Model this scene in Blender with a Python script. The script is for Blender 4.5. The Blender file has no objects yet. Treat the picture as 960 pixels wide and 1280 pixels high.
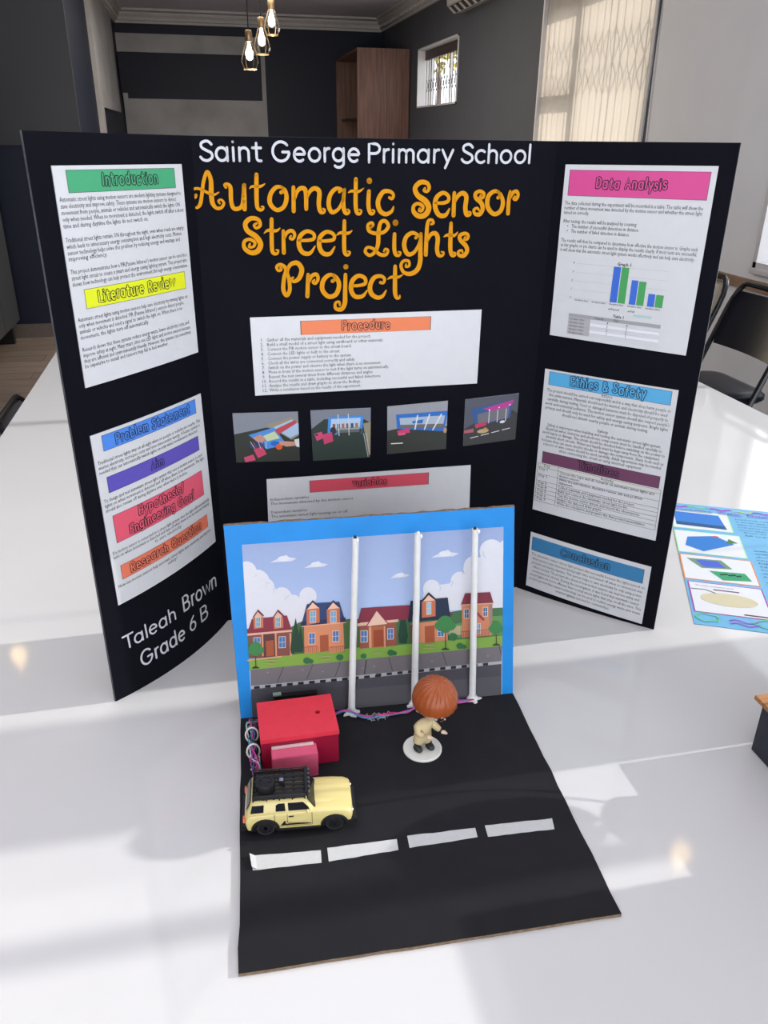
import bpy, bmesh, math, random
from math import sin, cos, pi, radians
from mathutils import Vector, Matrix, Euler
random.seed(7)
SC = bpy.context.scene
COL = SC.collection
T = 0.90                      # height of the table top
# ---------------------------------------------------------------- camera
F_PX, PITCH, ROLL, CAM_H, YAW = 992.7448, 0.4403, 0.01094, 0.9126, radians(12.2)
cF = Vector((sin(YAW)*cos(PITCH), cos(YAW)*cos(PITCH), -sin(PITCH)))
_R = Vector((cos(YAW), -sin(YAW), 0)); _U = _R.cross(cF)
cR = _R*cos(ROLL)+_U*sin(ROLL); cU = -_R*sin(ROLL)+_U*cos(ROLL)
CAM = Vector((0, 0, T+CAM_H))
cd = bpy.data.cameras.new('camera'); cam = bpy.data.objects.new('camera', cd); COL.objects.link(cam)
cam.matrix_world = Matrix(((cR.x, cU.x, -cF.x, CAM.x), (cR.y, cU.y, -cF.y, CAM.y), (cR.z, cU.z, -cF.z, CAM.z), (0, 0, 0, 1)))
cd.sensor_fit = 'VERTICAL'; cd.sensor_height = 36; cd.lens = F_PX*36/1280; cd.clip_start = 0.02; cd.clip_end = 200
SC.camera = cam
# ---------------------------------------------------------------- light and exposure
SC.view_settings.view_transform = 'Standard'; SC.view_settings.look = 'None'
SC.view_settings.gamma = 1; SC.view_settings.use_curve_mapping = False
SC.view_settings.exposure = 0.48
SC.render.film_transparent = False
wd = bpy.data.worlds.new('daylight'); SC.world = wd; wd.use_nodes = True
bg = wd.node_tree.nodes['Background']; bg.inputs[0].default_value = (0.92, 0.95, 1.0, 1); bg.inputs[1].default_value = 2.4
SUN_EL = radians(25)
sd = bpy.data.lights.new('sun', 'SUN'); sun = bpy.data.objects.new('sun', sd); COL.objects.link(sun)
sd.energy = 2.4; sd.angle = radians(0.53); sd.color = (1.0, 0.955, 0.89)
sun.rotation_euler = Vector((-cos(SUN_EL), 0.0, -sin(SUN_EL))).to_track_quat('-Z', 'Y').to_euler()
def area(name, loc, size, power, color, target):
    d = bpy.data.lights.new(name, 'AREA'); o = bpy.data.objects.new(name, d); COL.objects.link(o)
    d.shape = 'RECTANGLE'; d.size, d.size_y = size; d.energy = power; d.color = color
    o.location = loc; o.rotation_euler = (Vector(target)-Vector(loc)).to_track_quat('-Z', 'Y').to_euler()
    return o
area('overhead_fill_area', (-0.6, 1.3, 3.25), (3.2, 3.2), 30, (1.0, 0.975, 0.95), (-0.6, 1.3, 0))  # broad overhead fill added for even light around the table, not a fixture
area('hall_fill_area', (0.6, 9.5, 3.25), (1.6, 4.0), 45, (1.0, 0.93, 0.85), (0.6, 9.5, 0))  # second fill, added to brighten the dim hall

# ---------------------------------------------------------------- picture <-> place helpers
def ray(u, v): return cF*F_PX+cR*(u-480)+cU*(640-v)
def onz(u, v, z=0.0):
    d = ray(u, v); return CAM+d*((T+z-CAM.z)/d.z)
def ony(u, v, y):
    d = ray(u, v); return CAM+d*(y/d.y)
def onx(u, v, x):
    d = ray(u, v); return CAM+d*(x/d.x)
def pj(P):
    d = P-CAM; k = d.dot(cF); return 480+F_PX*d.dot(cR)/k, 640-F_PX*d.dot(cU)/k
def lin(c):
    if isinstance(c, str):
        c = tuple(int(c[i:i+2], 16) for i in (0, 2, 4))
    return tuple(((x/255)/12.92 if x/255 <= .04045 else ((x/255+.055)/1.055)**2.4) for x in c)
# ---------------------------------------------------------------- materials
MATS = {}
def mat(name, col, rough=.5, metal=0, coat=0, noise=0, nscale=20, bump=0, bscale=60, spec=.5, trans=0, emit=None, alpha=1, ior=1.45, stretch=None):
    if name in MATS: return MATS[name]
    m = bpy.data.materials.new(name); m.use_nodes = True; nt = m.node_tree; b = nt.nodes['Principled BSDF']
    c = lin(col) if (isinstance(col, str) or max(col) > 1) else tuple(col)
    b.inputs['Base Color'].default_value = (*c, 1); b.inputs['Roughness'].default_value = rough
    b.inputs['Metallic'].default_value = metal; b.inputs['Coat Weight'].default_value = coat; b.inputs['Coat Roughness'].default_value = .05
    b.inputs['Specular IOR Level'].default_value = spec; b.inputs['Transmission Weight'].default_value = trans; b.inputs['IOR'].default_value = ior
    if alpha < 1: b.inputs['Alpha'].default_value = alpha
    if emit:
        b.inputs['Emission Color'].default_value = (*emit[0], 1); b.inputs['Emission Strength'].default_value = emit[1]
    tc = nt.nodes.new('ShaderNodeTexCoord'); mp = nt.nodes.new('ShaderNodeMapping'); nt.links.new(tc.outputs['Object'], mp.inputs[0])
    if stretch: mp.inputs['Scale'].default_value = stretch
    if noise:
        n = nt.nodes.new('ShaderNodeTexNoise'); n.inputs['Scale'].default_value = nscale; n.inputs['Detail'].default_value = 5
        nt.links.new(mp.outputs[0], n.inputs[0])
        r = nt.nodes.new('ShaderNodeMapRange'); r.inputs[1].default_value = .25; r.inputs[2].default_value = .75
        r.inputs[3].default_value = 1-noise; r.inputs[4].default_value = 1+noise
        nt.links.new(n.outputs[0], r.inputs[0])
        mx = nt.nodes.new('ShaderNodeVectorMath'); mx.operation = 'SCALE'; mx.inputs[0].default_value = c
        nt.links.new(r.outputs[0], mx.inputs['Scale']); nt.links.new(mx.outputs[0], b.inputs['Base Color'])
    if bump:
        n2 = nt.nodes.new('ShaderNodeTexNoise'); n2.inputs['Scale'].default_value = bscale; nt.links.new(mp.outputs[0], n2.inputs[0])
        bp = nt.nodes.new('ShaderNodeBump'); bp.inputs['Strength'].default_value = bump; bp.inputs['Distance'].default_value = .002
        nt.links.new(n2.outputs[0], bp.inputs['Height']); nt.links.new(bp.outputs[0], b.inputs['Normal'])
    MATS[name] = m; return m
def printmat(name, rough, spec):
    m = bpy.data.materials.new(name); m.use_nodes = True; nt = m.node_tree; b = nt.nodes['Principled BSDF']
    a = nt.nodes.new('ShaderNodeVertexColor'); a.layer_name = 'Col'
    n = nt.nodes.new('ShaderNodeTexNoise'); n.inputs['Scale'].default_value = 30
    r = nt.nodes.new('ShaderNodeMapRange'); r.inputs[3].default_value = .97; r.inputs[4].default_value = 1.03
    nt.links.new(n.outputs[0], r.inputs[0])
    mx = nt.nodes.new('ShaderNodeVectorMath'); mx.operation = 'SCALE'
    nt.links.new(a.outputs[0], mx.inputs[0]); nt.links.new(r.outputs[0], mx.inputs['Scale']); nt.links.new(mx.outputs[0], b.inputs['Base Color'])
    b.inputs['Roughness'].default_value = rough; b.inputs['Specular IOR Level'].default_value = spec
    return m
M_PRINT = printmat('printed_ink', .42, .35)
M_PRINTM = printmat('matt_printed_ink', .7, .2)
M_TABLE = mat('white_gloss_top', (.60, .60, .61), .06, spec=.5, coat=.0, noise=.015, nscale=3)
M_TABLESIDE = mat('white_laminate_edge', (.70, .70, .71), .3)
M_BOARD = mat('black_board_card', (.0040, .0042, .0080), .7, noise=.12, nscale=12, spec=.08, bump=.02, bscale=300)
M_PAPER = mat('white_paper_laminated', (.60, .61, .635), .32, noise=.02, nscale=40, spec=.5)
M_BLACKCARD = mat('black_craft_card', (.0150, .0150, .0180), .75, spec=.15, noise=.10, nscale=25, bump=.03, bscale=500)
M_CARDB = mat('brown_corrugated_card', (.20, .135, .08), .85, noise=.35, nscale=160, bump=.6, bscale=400)
M_BLUECARD = mat('bright_blue_card', (.005, .225, .63), .55, noise=.07, nscale=20, bump=.05, bscale=60)
M_WHITECARD = mat('white_card_paint', (.72, .73, .72), .45, noise=.05, nscale=90, bump=.15, bscale=200)
M_BLACKPL = mat('black_plastic', (.012, .012, .014), .35, noise=.1, nscale=40)
M_RUBBER = mat('black_rubber', (.010, .010, .012), .7, noise=.1, bump=.2, bscale=900)
M_CREAMCAR = mat('cream_car_paint', (.66, .55, .22), .28, coat=.5, noise=.02)
M_GLASSDK = mat('dark_car_glass', (.012, .013, .018), .12, spec=.8)
M_CHROME = mat('silver_metal', (.6, .6, .62), .25, metal=1)
M_RED = mat('crimson_plastic_body', (.30, .006, .035), .42, noise=.05)
M_REDLID = mat('red_plastic_lid', (.72, .035, .065), .5, noise=.05, nscale=60, bump=.05, bscale=400)
M_PINK = mat('pink_foam_card', (.66, .10, .20), .55, noise=.06, nscale=80)
M_SKIN = mat('painted_skin', (.80, .60, .48), .45, noise=.02)
M_HAIR = mat('brown_painted_hair', (.34, .078, .020), .33, noise=.12, nscale=30)
M_CREAM = mat('cream_painted_clothes', (.62, .50, .28), .45, noise=.08, nscale=60)
M_SHOE = mat('dark_painted_shoes', (.02, .024, .024), .3)
M_DISC = mat('white_plastic', (.74, .74, .70), .35, noise=.02)
M_NAVY = mat('navy_wall_paint', (.0045, .0085, .026), .6, noise=.08, nscale=2, bump=.05, bscale=30)
M_GREYP = mat('grey_wall_panel', (.36, .355, .36), .75, noise=.18, nscale=2.5, bump=.1, bscale=20)
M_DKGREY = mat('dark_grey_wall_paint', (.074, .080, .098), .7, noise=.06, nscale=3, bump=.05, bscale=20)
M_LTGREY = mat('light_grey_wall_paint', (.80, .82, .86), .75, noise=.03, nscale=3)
M_CEIL = mat('ceiling_paint', (.66, .64, .72), .8, noise=.06, nscale=2)
M_CORN = mat('cornice_plaster', (.5, .49, .49), .7, noise=.05, nscale=8)
M_WOOD = mat('reddish_brown_wood', (.16, .082, .062), .45, noise=.45, nscale=5, stretch=(8, 8, .5))
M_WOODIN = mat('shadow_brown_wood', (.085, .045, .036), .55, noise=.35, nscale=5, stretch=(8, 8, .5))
M_CABG = mat('charcoal_cabinet_lacquer', (.055, .060, .070), .38, noise=.05)
M_TUBE = mat('black_enamel_tube', (.006, .006, .009), .22, spec=.6)
M_VINYL = mat('black_vinyl', (.010, .011, .017), .30, spec=.12, noise=.1, bump=.1, bscale=40)
M_GREYSEAT = mat('grey_glossy_vinyl', (.13, .14, .16), .25, spec=.7)
M_WFRAME = mat('white_window_paint', (.62, .61, .62), .5, noise=.03)
M_BRONZE = mat('dark_gate_metal', (.06, .04, .035), .5, noise=.1)
M_BRASS = mat('antique_brass', (.45, .31, .17), .35, metal=.8, noise=.1)
M_CORD = mat('black_cord', (.008, .008, .009), .6)
M_OAK = mat('warm_timber', (.38, .17, .06), .45, noise=.4, nscale=10, stretch=(1, 12, 1))
M_NAVYBOX = mat('dark_navy_box', (.014, .017, .032), .5, noise=.05)
M_BULB = mat('warm_glowing_bulb', (1, .9, .7), .4, emit=((1.0, .95, .78), 3.2))
M_SPOTBULB = mat('amber_glowing_bulb', (1, .8, .4), .4, emit=((1.0, .66, .24), 7))
M_TILE = [mat('wood_floor_plank_%d' % i, c, .4, noise=.3, nscale=4, stretch=(1, 9, 1)) for i, c in
          enumerate([(.235, .19, .165), (.20, .165, .14), (.26, .21, .18)])]
M_GROUT = mat('floor_joint', (.07, .055, .045), .8)
M_FOIL = mat('yellow_foliage', (.35, .30, .04), .7, noise=.4, nscale=8)
M_LEAF = mat('green_foliage', (.05, .13, .03), .6, noise=.3, nscale=20)
def glassmat():
    m = bpy.data.materials.new('clear_window_glass'); m.use_nodes = True; nt = m.node_tree; nt.nodes.clear()
    o = nt.nodes.new('ShaderNodeOutputMaterial'); mx = nt.nodes.new('ShaderNodeMixShader'); t = nt.nodes.new('ShaderNodeBsdfTransparent')
    g = nt.nodes.new('ShaderNodeBsdfGlossy'); g.inputs['Roughness'].default_value = .02
    fr = nt.nodes.new('ShaderNodeFresnel'); fr.inputs[0].default_value = 1.45
    t.inputs[0].default_value = (.96, .97, .97, 1)
    ge = nt.nodes.new('ShaderNodeNewGeometry'); mm = nt.nodes.new('ShaderNodeMath'); mm.operation = 'SUBTRACT'; mm.use_clamp = True
    nt.links.new(fr.outputs[0], mm.inputs[0]); nt.links.new(ge.outputs['Backfacing'], mm.inputs[1]); nt.links.new(mm.outputs[0], mx.inputs[0]); nt.links.new(t.outputs[0], mx.inputs[1]); nt.links.new(g.outputs[0], mx.inputs[2]); nt.links.new(mx.outputs[0], o.inputs[0])
    return m
M_GLASS = glassmat()
def clothmat():
    m = bpy.data.materials.new('sheer_cream_blind'); m.use_nodes = True; nt = m.node_tree; nt.nodes.clear()
    o = nt.nodes.new('ShaderNodeOutputMaterial'); mx = nt.nodes.new('ShaderNodeMixShader'); mx.inputs[0].default_value = .62
    d = nt.nodes.new('ShaderNodeBsdfDiffuse'); d.inputs[0].default_value = (.52, .51, .51, 1)
    t = nt.nodes.new('ShaderNodeBsdfTranslucent')
    tc = nt.nodes.new('ShaderNodeTexCoord'); mp = nt.nodes.new('ShaderNodeMapping'); mp.inputs['Scale'].default_value = (60, 60, 2)
    n = nt.nodes.new('ShaderNodeTexNoise'); n.inputs['Scale'].default_value = 4
    r = nt.nodes.new('ShaderNodeValToRGB'); r.color_ramp.elements[0].color = (.52, .44, .35, 1); r.color_ramp.elements[1].color = (.62, .53, .43, 1)
    nt.links.new(tc.outputs['Object'], mp.inputs[0]); nt.links.new(mp.outputs[0], n.inputs[0]); nt.links.new(n.outputs[0], r.inputs[0]); nt.links.new(r.outputs[0], t.inputs[0])
    nt.links.new(d.outputs[0], mx.inputs[1]); nt.links.new(t.outputs[0], mx.inputs[2]); nt.links.new(mx.outputs[0], o.inputs[0])
    return m
M_BLIND = clothmat()

# ---------------------------------------------------------------- object helpers
def tag(o, label=None, cat=None, group=None, kind=None):
    if label: o['label'] = label
    if cat: o['category'] = cat
    if group: o['group'] = group
    if kind: o['kind'] = kind
    return o
def empty(name, loc, rz=0, label=None, cat=None, group=None):
    o = bpy.data.objects.new(name, None); COL.objects.link(o); o.location = loc; o.rotation_euler = (0, 0, rz); o.empty_display_size = .05
    return tag(o, label, cat, group)
def link(name, me, m=None, parent=None, label=None, world=True):
    """world=True: the mesh is in world coordinates and the parent's offset is undone"""
    o = bpy.data.objects.new(name, me); COL.objects.link(o)
    if m is not None:
        for x in (m if isinstance(m, (list, tuple)) else [m]): me.materials.append(x)
    if parent:
        o.parent = parent
        if world:
            # work out the parent's own world matrix without a depsgraph update
            W = Matrix.Identity(4); p = parent
            while p:
                W = p.matrix_parent_inverse @ p.matrix_basis @ (Matrix.Identity(4)) if False else (p.matrix_basis @ W)
                p = p.parent
            o.matrix_basis = W.inverted()
    if label: o['label'] = label
    return o
def finish(bm, smooth=False):
    me = bpy.data.meshes.new('m'); bmesh.ops.recalc_face_normals(bm, faces=bm.faces); bm.to_mesh(me); bm.free()
    if smooth:
        for p in me.polygons: p.use_smooth = True
        try: me.set_sharp_from_angle(angle=radians(40))
        except Exception: pass
    return me
def box(bm, lo, hi, bev=0, mi=0):
    vs = [bm.verts.new((x, y, z)) for x in (lo[0], hi[0]) for y in (lo[1], hi[1]) for z in (lo[2], hi[2])]
    fs = [bm.faces.new([vs[i] for i in q]) for q in ((0, 1, 3, 2), (4, 6, 7, 5), (0, 4, 5, 1), (2, 3, 7, 6), (0, 2, 6, 4), (1, 5, 7, 3))]
    for f in fs: f.material_index = mi
    if bev: bmesh.ops.bevel(bm, geom=list({e for f in fs for e in f.edges}), offset=bev, segments=2, affect='EDGES')
    return vs
def hexa(bm, b4, t4, mi=0):
    v = [bm.verts.new(p) for p in list(b4)+list(t4)]
    for q in ((0, 1, 2, 3), (4, 5, 6, 7), (0, 1, 5, 4), (1, 2, 6, 5), (2, 3, 7, 6), (3, 0, 4, 7)): bm.faces.new([v[i] for i in q]).material_index = mi
    return v
def bxo(name, lo, hi, m, parent=None, bev=0, label=None, world=True):
    bm = bmesh.new(); box(bm, lo, hi, bev); return link(name, finish(bm, bev > 0), m, parent, label, world)
def prism(bm, pts, d, mi=0):
    """extrude a planar 3D polygon by vector d"""
    a = [bm.verts.new(p) for p in pts]; b = [bm.verts.new(Vector(p)+Vector(d)) for p in pts]
    fs = [bm.faces.new(a), bm.faces.new(b[::-1])]
    for i in range(len(a)): fs.append(bm.faces.new((a[i], a[(i+1) % len(a)], b[(i+1) % len(a)], b[i])))
    for f in fs: f.material_index = mi
    return fs
def tube(bm, path, r, n=8, cap=True, closed=False):
    path = [Vector(p) for p in path]; rings = []; up = None; N = len(path)
    for i, p in enumerate(path):
        if closed: t = (path[(i+1) % N]-path[i-1]).normalized()
        else: t = (path[min(i+1, N-1)]-path[max(i-1, 0)]).normalized()
        if up is None:
            up = t.orthogonal().normalized()
        up = (up-t*up.dot(t)).normalized(); s = t.cross(up)
        rr = r[i] if isinstance(r, (list, tuple)) else r
        rings.append([bm.verts.new(p+(up*cos(2*pi*k/n)+s*sin(2*pi*k/n))*rr) for k in range(n)])
    rng = range(N if closed else N-1)
    for i in rng:
        A, B = rings[i], rings[(i+1) % N]
        for k in range(n): bm.faces.new((A[k], A[(k+1) % n], B[(k+1) % n], B[k]))
    if cap and not closed:
        bm.faces.new(rings[0][::-1]); bm.faces.new(rings[-1])
def lathe(bm, prof, c=(0, 0, 0), n=24, axis='z'):
    rings = []
    for r, z in prof:
        ring = []
        for k in range(n):
            a = 2*pi*k/n; p = (r*cos(a), r*sin(a), z)
            if axis == 'y': p = (p[0], p[2], p[1])
            if axis == 'x': p = (p[2], p[0], p[1])
            ring.append(bm.verts.new((c[0]+p[0], c[1]+p[1], c[2]+p[2])))
        rings.append(ring)
    for A, B in zip(rings, rings[1:]):
        for k in range(n): bm.faces.new((A[k], A[(k+1) % n], B[(k+1) % n], B[k]))
    bm.faces.new(rings[0][::-1]); bm.faces.new(rings[-1])
def ball(bm, c, r, n=16, m=10, f=None):
    rings = []
    for j in range(m+1):
        th = pi*j/m
        if j in (0, m): rings.append([bm.verts.new(Vector(c)+Vector((0, 0, r[2]*cos(th))))]); continue
        ring = []
        for k in range(n):
            a = 2*pi*k/n; q = Vector((r[0]*sin(th)*cos(a), r[1]*sin(th)*sin(a), r[2]*cos(th)))
            if f: q = f(q, th, a)
            ring.append(bm.verts.new(Vector(c)+q))
        rings.append(ring)
    for j in range(m):
        A, B = rings[j], rings[j+1]
        for k in range(n):
            q = (k+1) % n
            if len(A) == 1: bm.faces.new((A[0], B[k], B[q]))
            elif len(B) == 1: bm.faces.new((A[k], B[0], A[q]))
            else: bm.faces.new((A[k], B[k], B[q], A[q]))
def catmull(pts, n=6, closed=False):
    P = [tuple(p) for p in pts]; out = []; N = len(P)
    if N == 2:
        return [tuple(a+(b-a)*t/n for a, b in zip(P[0], P[1])) for t in range(n+1)]
    for i in range(N-1):
        p0, p1, p2, p3 = P[max(i-1, 0)], P[i], P[i+1], P[min(i+2, N-1)]
        for k in range(n):
            t = k/n
            out.append(tuple(.5*((2*b)+(-a+c)*t+(2*a-5*b+4*c-d)*t*t+(-a+3*b-3*c+d)*t**3) for a, b, c, d in zip(p0, p1, p2, p3)))
    out.append(P[-1]); return out

# ---------------------------------------------------------------- a printable surface (a panel, possibly bowed)
class Surf:
    def __init__(s, P00, P10, P01, P11, bulge=0, toward=None):
        s.P = [Vector(p) for p in (P00, P10, P01, P11)]
        s.w = (s.P[1]-s.P[0]).length; s.h = (s.P[2]-s.P[0]).length; s.bulge = bulge
        n = (s.P[1]-s.P[0]).cross(s.P[2]-s.P[0]).normalized()
        if n.dot((toward or CAM)-s.P[0]) < 0: n = -n
        s.n = n
    def M(s, a, b, off=0.0):
        x, y = a/s.w, b/s.h; A, B, C, D = s.P
        p = A*(1-x)*(1-y)+B*x*(1-y)+C*(1-x)*y+D*x*y
        k = s.bulge*4*x*(1-x)*max(0, 1-y)**1.2 if s.bulge else 0
        return p+s.n*(off+k)
    def inv(s, u, v):
        a, b = s.w/2, s.h/2; e = 1e-4
        for _ in range(25):
            q = pj(s.M(a, b)); qa = pj(s.M(a+e, b)); qb = pj(s.M(a, b+e))
            j = ((qa[0]-q[0])/e, (qb[0]-q[0])/e, (qa[1]-q[1])/e, (qb[1]-q[1])/e); du, dv = u-q[0], v-q[1]
            D = j[0]*j[3]-j[1]*j[2]; a += (j[3]*du-j[1]*dv)/D; b += (-j[2]*du+j[0]*dv)/D
        return a, b
class Frame:
    """a sheet on a surface: fractions (0..1 right, 0..1 down) of its four corners"""
    def __init__(s, surf, corners_px=None, corners=None):
        s.s = surf; s.c = corners or [surf.inv(*p) for p in corners_px]     # TL TR BR BL
        L = lambda p, q: math.hypot(p[0]-q[0], p[1]-q[1])
        s.w = (L(s.c[0], s.c[1])+L(s.c[3], s.c[2]))/2; s.h = (L(s.c[0], s.c[3])+L(s.c[1], s.c[2]))/2
    def ab(s, x, y):
        c = s.c; k = ((1-x)*(1-y), x*(1-y), x*y, (1-x)*y)
        return sum(k[i]*c[i][0] for i in range(4)), sum(k[i]*c[i][1] for i in range(4))
    def M(s, x, y, off): a, b = s.ab(x, y); return s.s.M(a, b, off)
class PlainFrame:
    """metre coordinates straight on a surface"""
    def __init__(s, surf): s.s = surf; s.w = s.h = 1
    def M(s, x, y, off): return s.s.M(x, y, off)
_tc = {}
def text_mesh(string, offset=0.0, res=1):
    k = (string, offset, res)
    if k in _tc: return _tc[k]
    c = bpy.data.curves.new('t', 'FONT'); c.body = string; c.size = 1; c.offset = offset; c.resolution_u = res
    o = bpy.data.objects.new('t', c); COL.objects.link(o)
    me = bpy.data.meshes.new_from_object(o.evaluated_get(bpy.context.evaluated_depsgraph_get()))
    vs = [tuple(v.co) for v in me.vertices]; fs = [tuple(p.vertices) for p in me.polygons]
    w = max([v[0] for v in vs] or [0])
    bpy.data.objects.remove(o); bpy.data.curves.remove(c); bpy.data.meshes.remove(me)
    _tc[k] = (vs, fs, w); return _tc[k]
def clip_poly(pts, quad):
    for i in range(len(quad)):
        a, b = quad[i], quad[(i+1) % len(quad)]; out = []
        f = lambda p: (b[0]-a[0])*(p[1]-a[1])-(b[1]-a[1])*(p[0]-a[0])
        for j in range(len(pts)):
            p, q = pts[j-1], pts[j]; fp_, fq = f(p), f(q)
            if (fp_ >= 0) != (fq >= 0):
                t = fp_/(fp_-fq); out.append((p[0]+(q[0]-p[0])*t, p[1]+(q[1]-p[1])*t))
            if fq >= 0: out.append(q)
        pts = out
        if not pts: break
    return pts
class Print:
    def __init__(s, frame, off=.0004, step=.00001):
        s.f = frame; s.v = []; s.F = []; s.c = []; s.off = off; s.step = step; s.px = False; s.clip = None
    def at(s, x, y):
        if s.px: a, b = s.f.s.inv(x, y); return s.f.s.M(a, b, s.off)
        return s.f.M(x, y, s.off)
    def poly(s, pts, col, cols=None):
        if s.clip and not cols:
            pts = clip_poly(pts, s.clip)
            if len(pts) < 3: return
        i = len(s.v); s.v += [s.at(*p) for p in pts]; s.F.append(tuple(range(i, i+len(pts))))
        s.c.append([(*lin(c), 1) for c in cols] if cols else [(*lin(col), 1)]*len(pts)); s.off += s.step
    def rect(s, x0, y0, x1, y1, col, n=1, m=1):
        if n == 1 and isinstance(s.f, Frame) and s.f.s.bulge: n = max(1, math.ceil(abs(x1-x0)*20)); m = max(m, math.ceil(abs(y1-y0)*12))
        i = len(s.v); C = (*lin(col), 1)
        for j in range(m+1):
            for k in range(n+1): s.v.append(s.at(x0+(x1-x0)*k/n, y0+(y1-y0)*j/m))
        for j in range(m):
            for k in range(n):
                q = i+j*(n+1)+k; s.F.append((q, q+1, q+n+2, q+n+1)); s.c.append([C]*4)
        s.off += s.step
    def ell(s, x, y, rx, ry, col, n=20, rot=0):
        s.poly([(x+rx*cos(2*pi*k/n)*cos(rot)-ry*sin(2*pi*k/n)*sin(rot), y+rx*cos(2*pi*k/n)*sin(rot)+ry*sin(2*pi*k/n)*cos(rot)) for k in range(n)], col)
    def line(s, pts, w, col):
        """w in the same units as the points; a ribbon with round ends"""
        P = [(p[0], p[1], (p[2] if len(p) > 2 else w)) for p in pts]; C = (*lin(col), 1); L = []
        for i, p in enumerate(P):
            a, b = P[max(i-1, 0)], P[min(i+1, len(P)-1)]; dx, dy = b[0]-a[0], b[1]-a[1]; l = math.hypot(dx, dy) or 1
            nx, ny = -dy/l*p[2]/2, dx/l*p[2]/2; k = len(s.v)
            s.v += [s.at(p[0]+nx, p[1]+ny), s.at(p[0]-nx, p[1]-ny)]; L.append(k)
        for a, b in zip(L, L[1:]): s.F.append((a, a+1, b+1, b)); s.c.append([C]*4)
        for e in (P[0], P[-1]):
            k = len(s.v); s.v += [s.at(e[0]+e[2]/2*cos(2*pi*q/10), e[1]+e[2]/2*sin(2*pi*q/10)) for q in range(10)]
            s.F.append(tuple(range(k, k+10))); s.c.append([C]*10)
    def strip_m(s, pts, w, col):
        keep = s.at; s.at = lambda x, y: s.f.M(x/s.f.w, y/s.f.h, s.off); s.line(pts, w, col); s.at = keep
    def text(s, string, x, y, size, col, align='L', width=None, offset=0, rot=0, res=1, jit=0):
        """size in metres (em); x, y = baseline start in frame units; width = metres to fit"""
        vs, fs, w = text_mesh(string, offset, res)
        if not vs: return
        kx = size if not width else width/w
        W = w*kx; C = (*lin(col), 1)
        x0 = x*s.f.w - (W/2 if align == 'C' else W if align == 'R' else 0); i = len(s.v)
        for (a, b, _) in vs:
            px, py = a*kx, b*size
            if jit: py += jit*size*sin(a*2.6+len(string))
            px, py = px*cos(rot)-py*sin(rot), px*sin(rot)+py*cos(rot)
            s.v.append(s.f.M((x0+px)/s.f.w, y-py/s.f.h, s.off))
        for f in fs: s.F.append(tuple(i+q for q in f)); s.c.append([C]*len(f))
        s.off += s.step
    def build(s, name, parent, m=None, label=None):
        me = bpy.data.meshes.new(name); me.from_pydata([tuple(v) for v in s.v], [], s.F)
        ca = me.color_attributes.new('Col', 'FLOAT_COLOR', 'CORNER'); i = 0
        for f in s.c:
            for c in f: ca.data[i].color = c; i += 1
        return link(name, me, m or M_PRINT, parent, label)

# ================================================================= THE ROOM
XW, XL, YF = 3.0, -1.102, 14.39
CE = 3.50
def struct(name, bm, m, parent=None, smooth=False):
    o = link(name, finish(bm, smooth), m, parent)
    if not parent: o['kind'] = 'structure'
    return o
# floor with planks where it is in view
bm = bmesh.new(); box(bm, (-3.6, -3.2, -.06), (3.2, 14.6, -.006)); floor = struct('floor', bm, M_GROUT)
bm = bmesh.new(); box(bm, (0, 0, -.006), (1.194, .194, 0)); plank_me = [None]*3
base_me = finish(bm)
for i in range(3):
    plank_me[i] = base_me.copy(); plank_me[i].materials.append(M_TILE[i])
r0 = 0
for j in range(17):
    y = 5.0+j*.2
    for i in range(3):
        x = -3.3+(j % 3)*.4+i*1.2-.6
        if x < -3.5: continue
        if x > -.3: continue
        o = bpy.data.objects.new('plank', plank_me[random.randrange(3)]); COL.objects.link(o); o.parent = floor; o.location = (x, y, 0)
bm = bmesh.new(); box(bm, (-3.6, -3.2, -.006), (3.2, 4.99, 0)); box(bm, (-.0, 5.0, -.006), (3.2, 14.6, 0))
link('far_planks', finish(bm), M_TILE[1], floor)['kind'] = 'stuff'
bm = bmesh.new(); box(bm, (-3.7, -3.2, CE), (3.3, 14.6, CE+.1)); struct('ceiling', bm, M_CEIL)
# far wall with grey panels
bm = bmesh.new(); box(bm, (XL-.2, YF, 0), (XW+.2, YF+.2, CE)); wf = struct('wall_back', bm, M_NAVY)
for n, a, b in (('wall_panel', (XL, YF-.03, 2.955), (1.05, YF, 3.20)), ('wall_panel', (1.05, YF-.03, 0), (1.115, YF, 2.955)), ('wall_panel', (XL+.02, YF-.03, .3), (1.05, YF, 2.325))):
    bxo(n, a, b, M_GREYP, wf)
bxo('wall_panel', (XL+.02, YF-.06, .3), (XL+.09, YF-.03, 2.40), M_GREYP, wf)
# left wall of the inner hall
bm = bmesh.new(); box(bm, (XL-.2, 8.36, 0), (XL, YF, CE)); wl = struct('wall_left', bm, M_NAVY)
bxo('wall_panel', (XL, 10.9, 2.11), (XL+.03, 13.5, CE-.15), M_GREYP, wl)
bxo('wall_panel', (XL, 10.62, 0), (XL+.05, 10.9, CE-.15), M_GREYP, wl)
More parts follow.
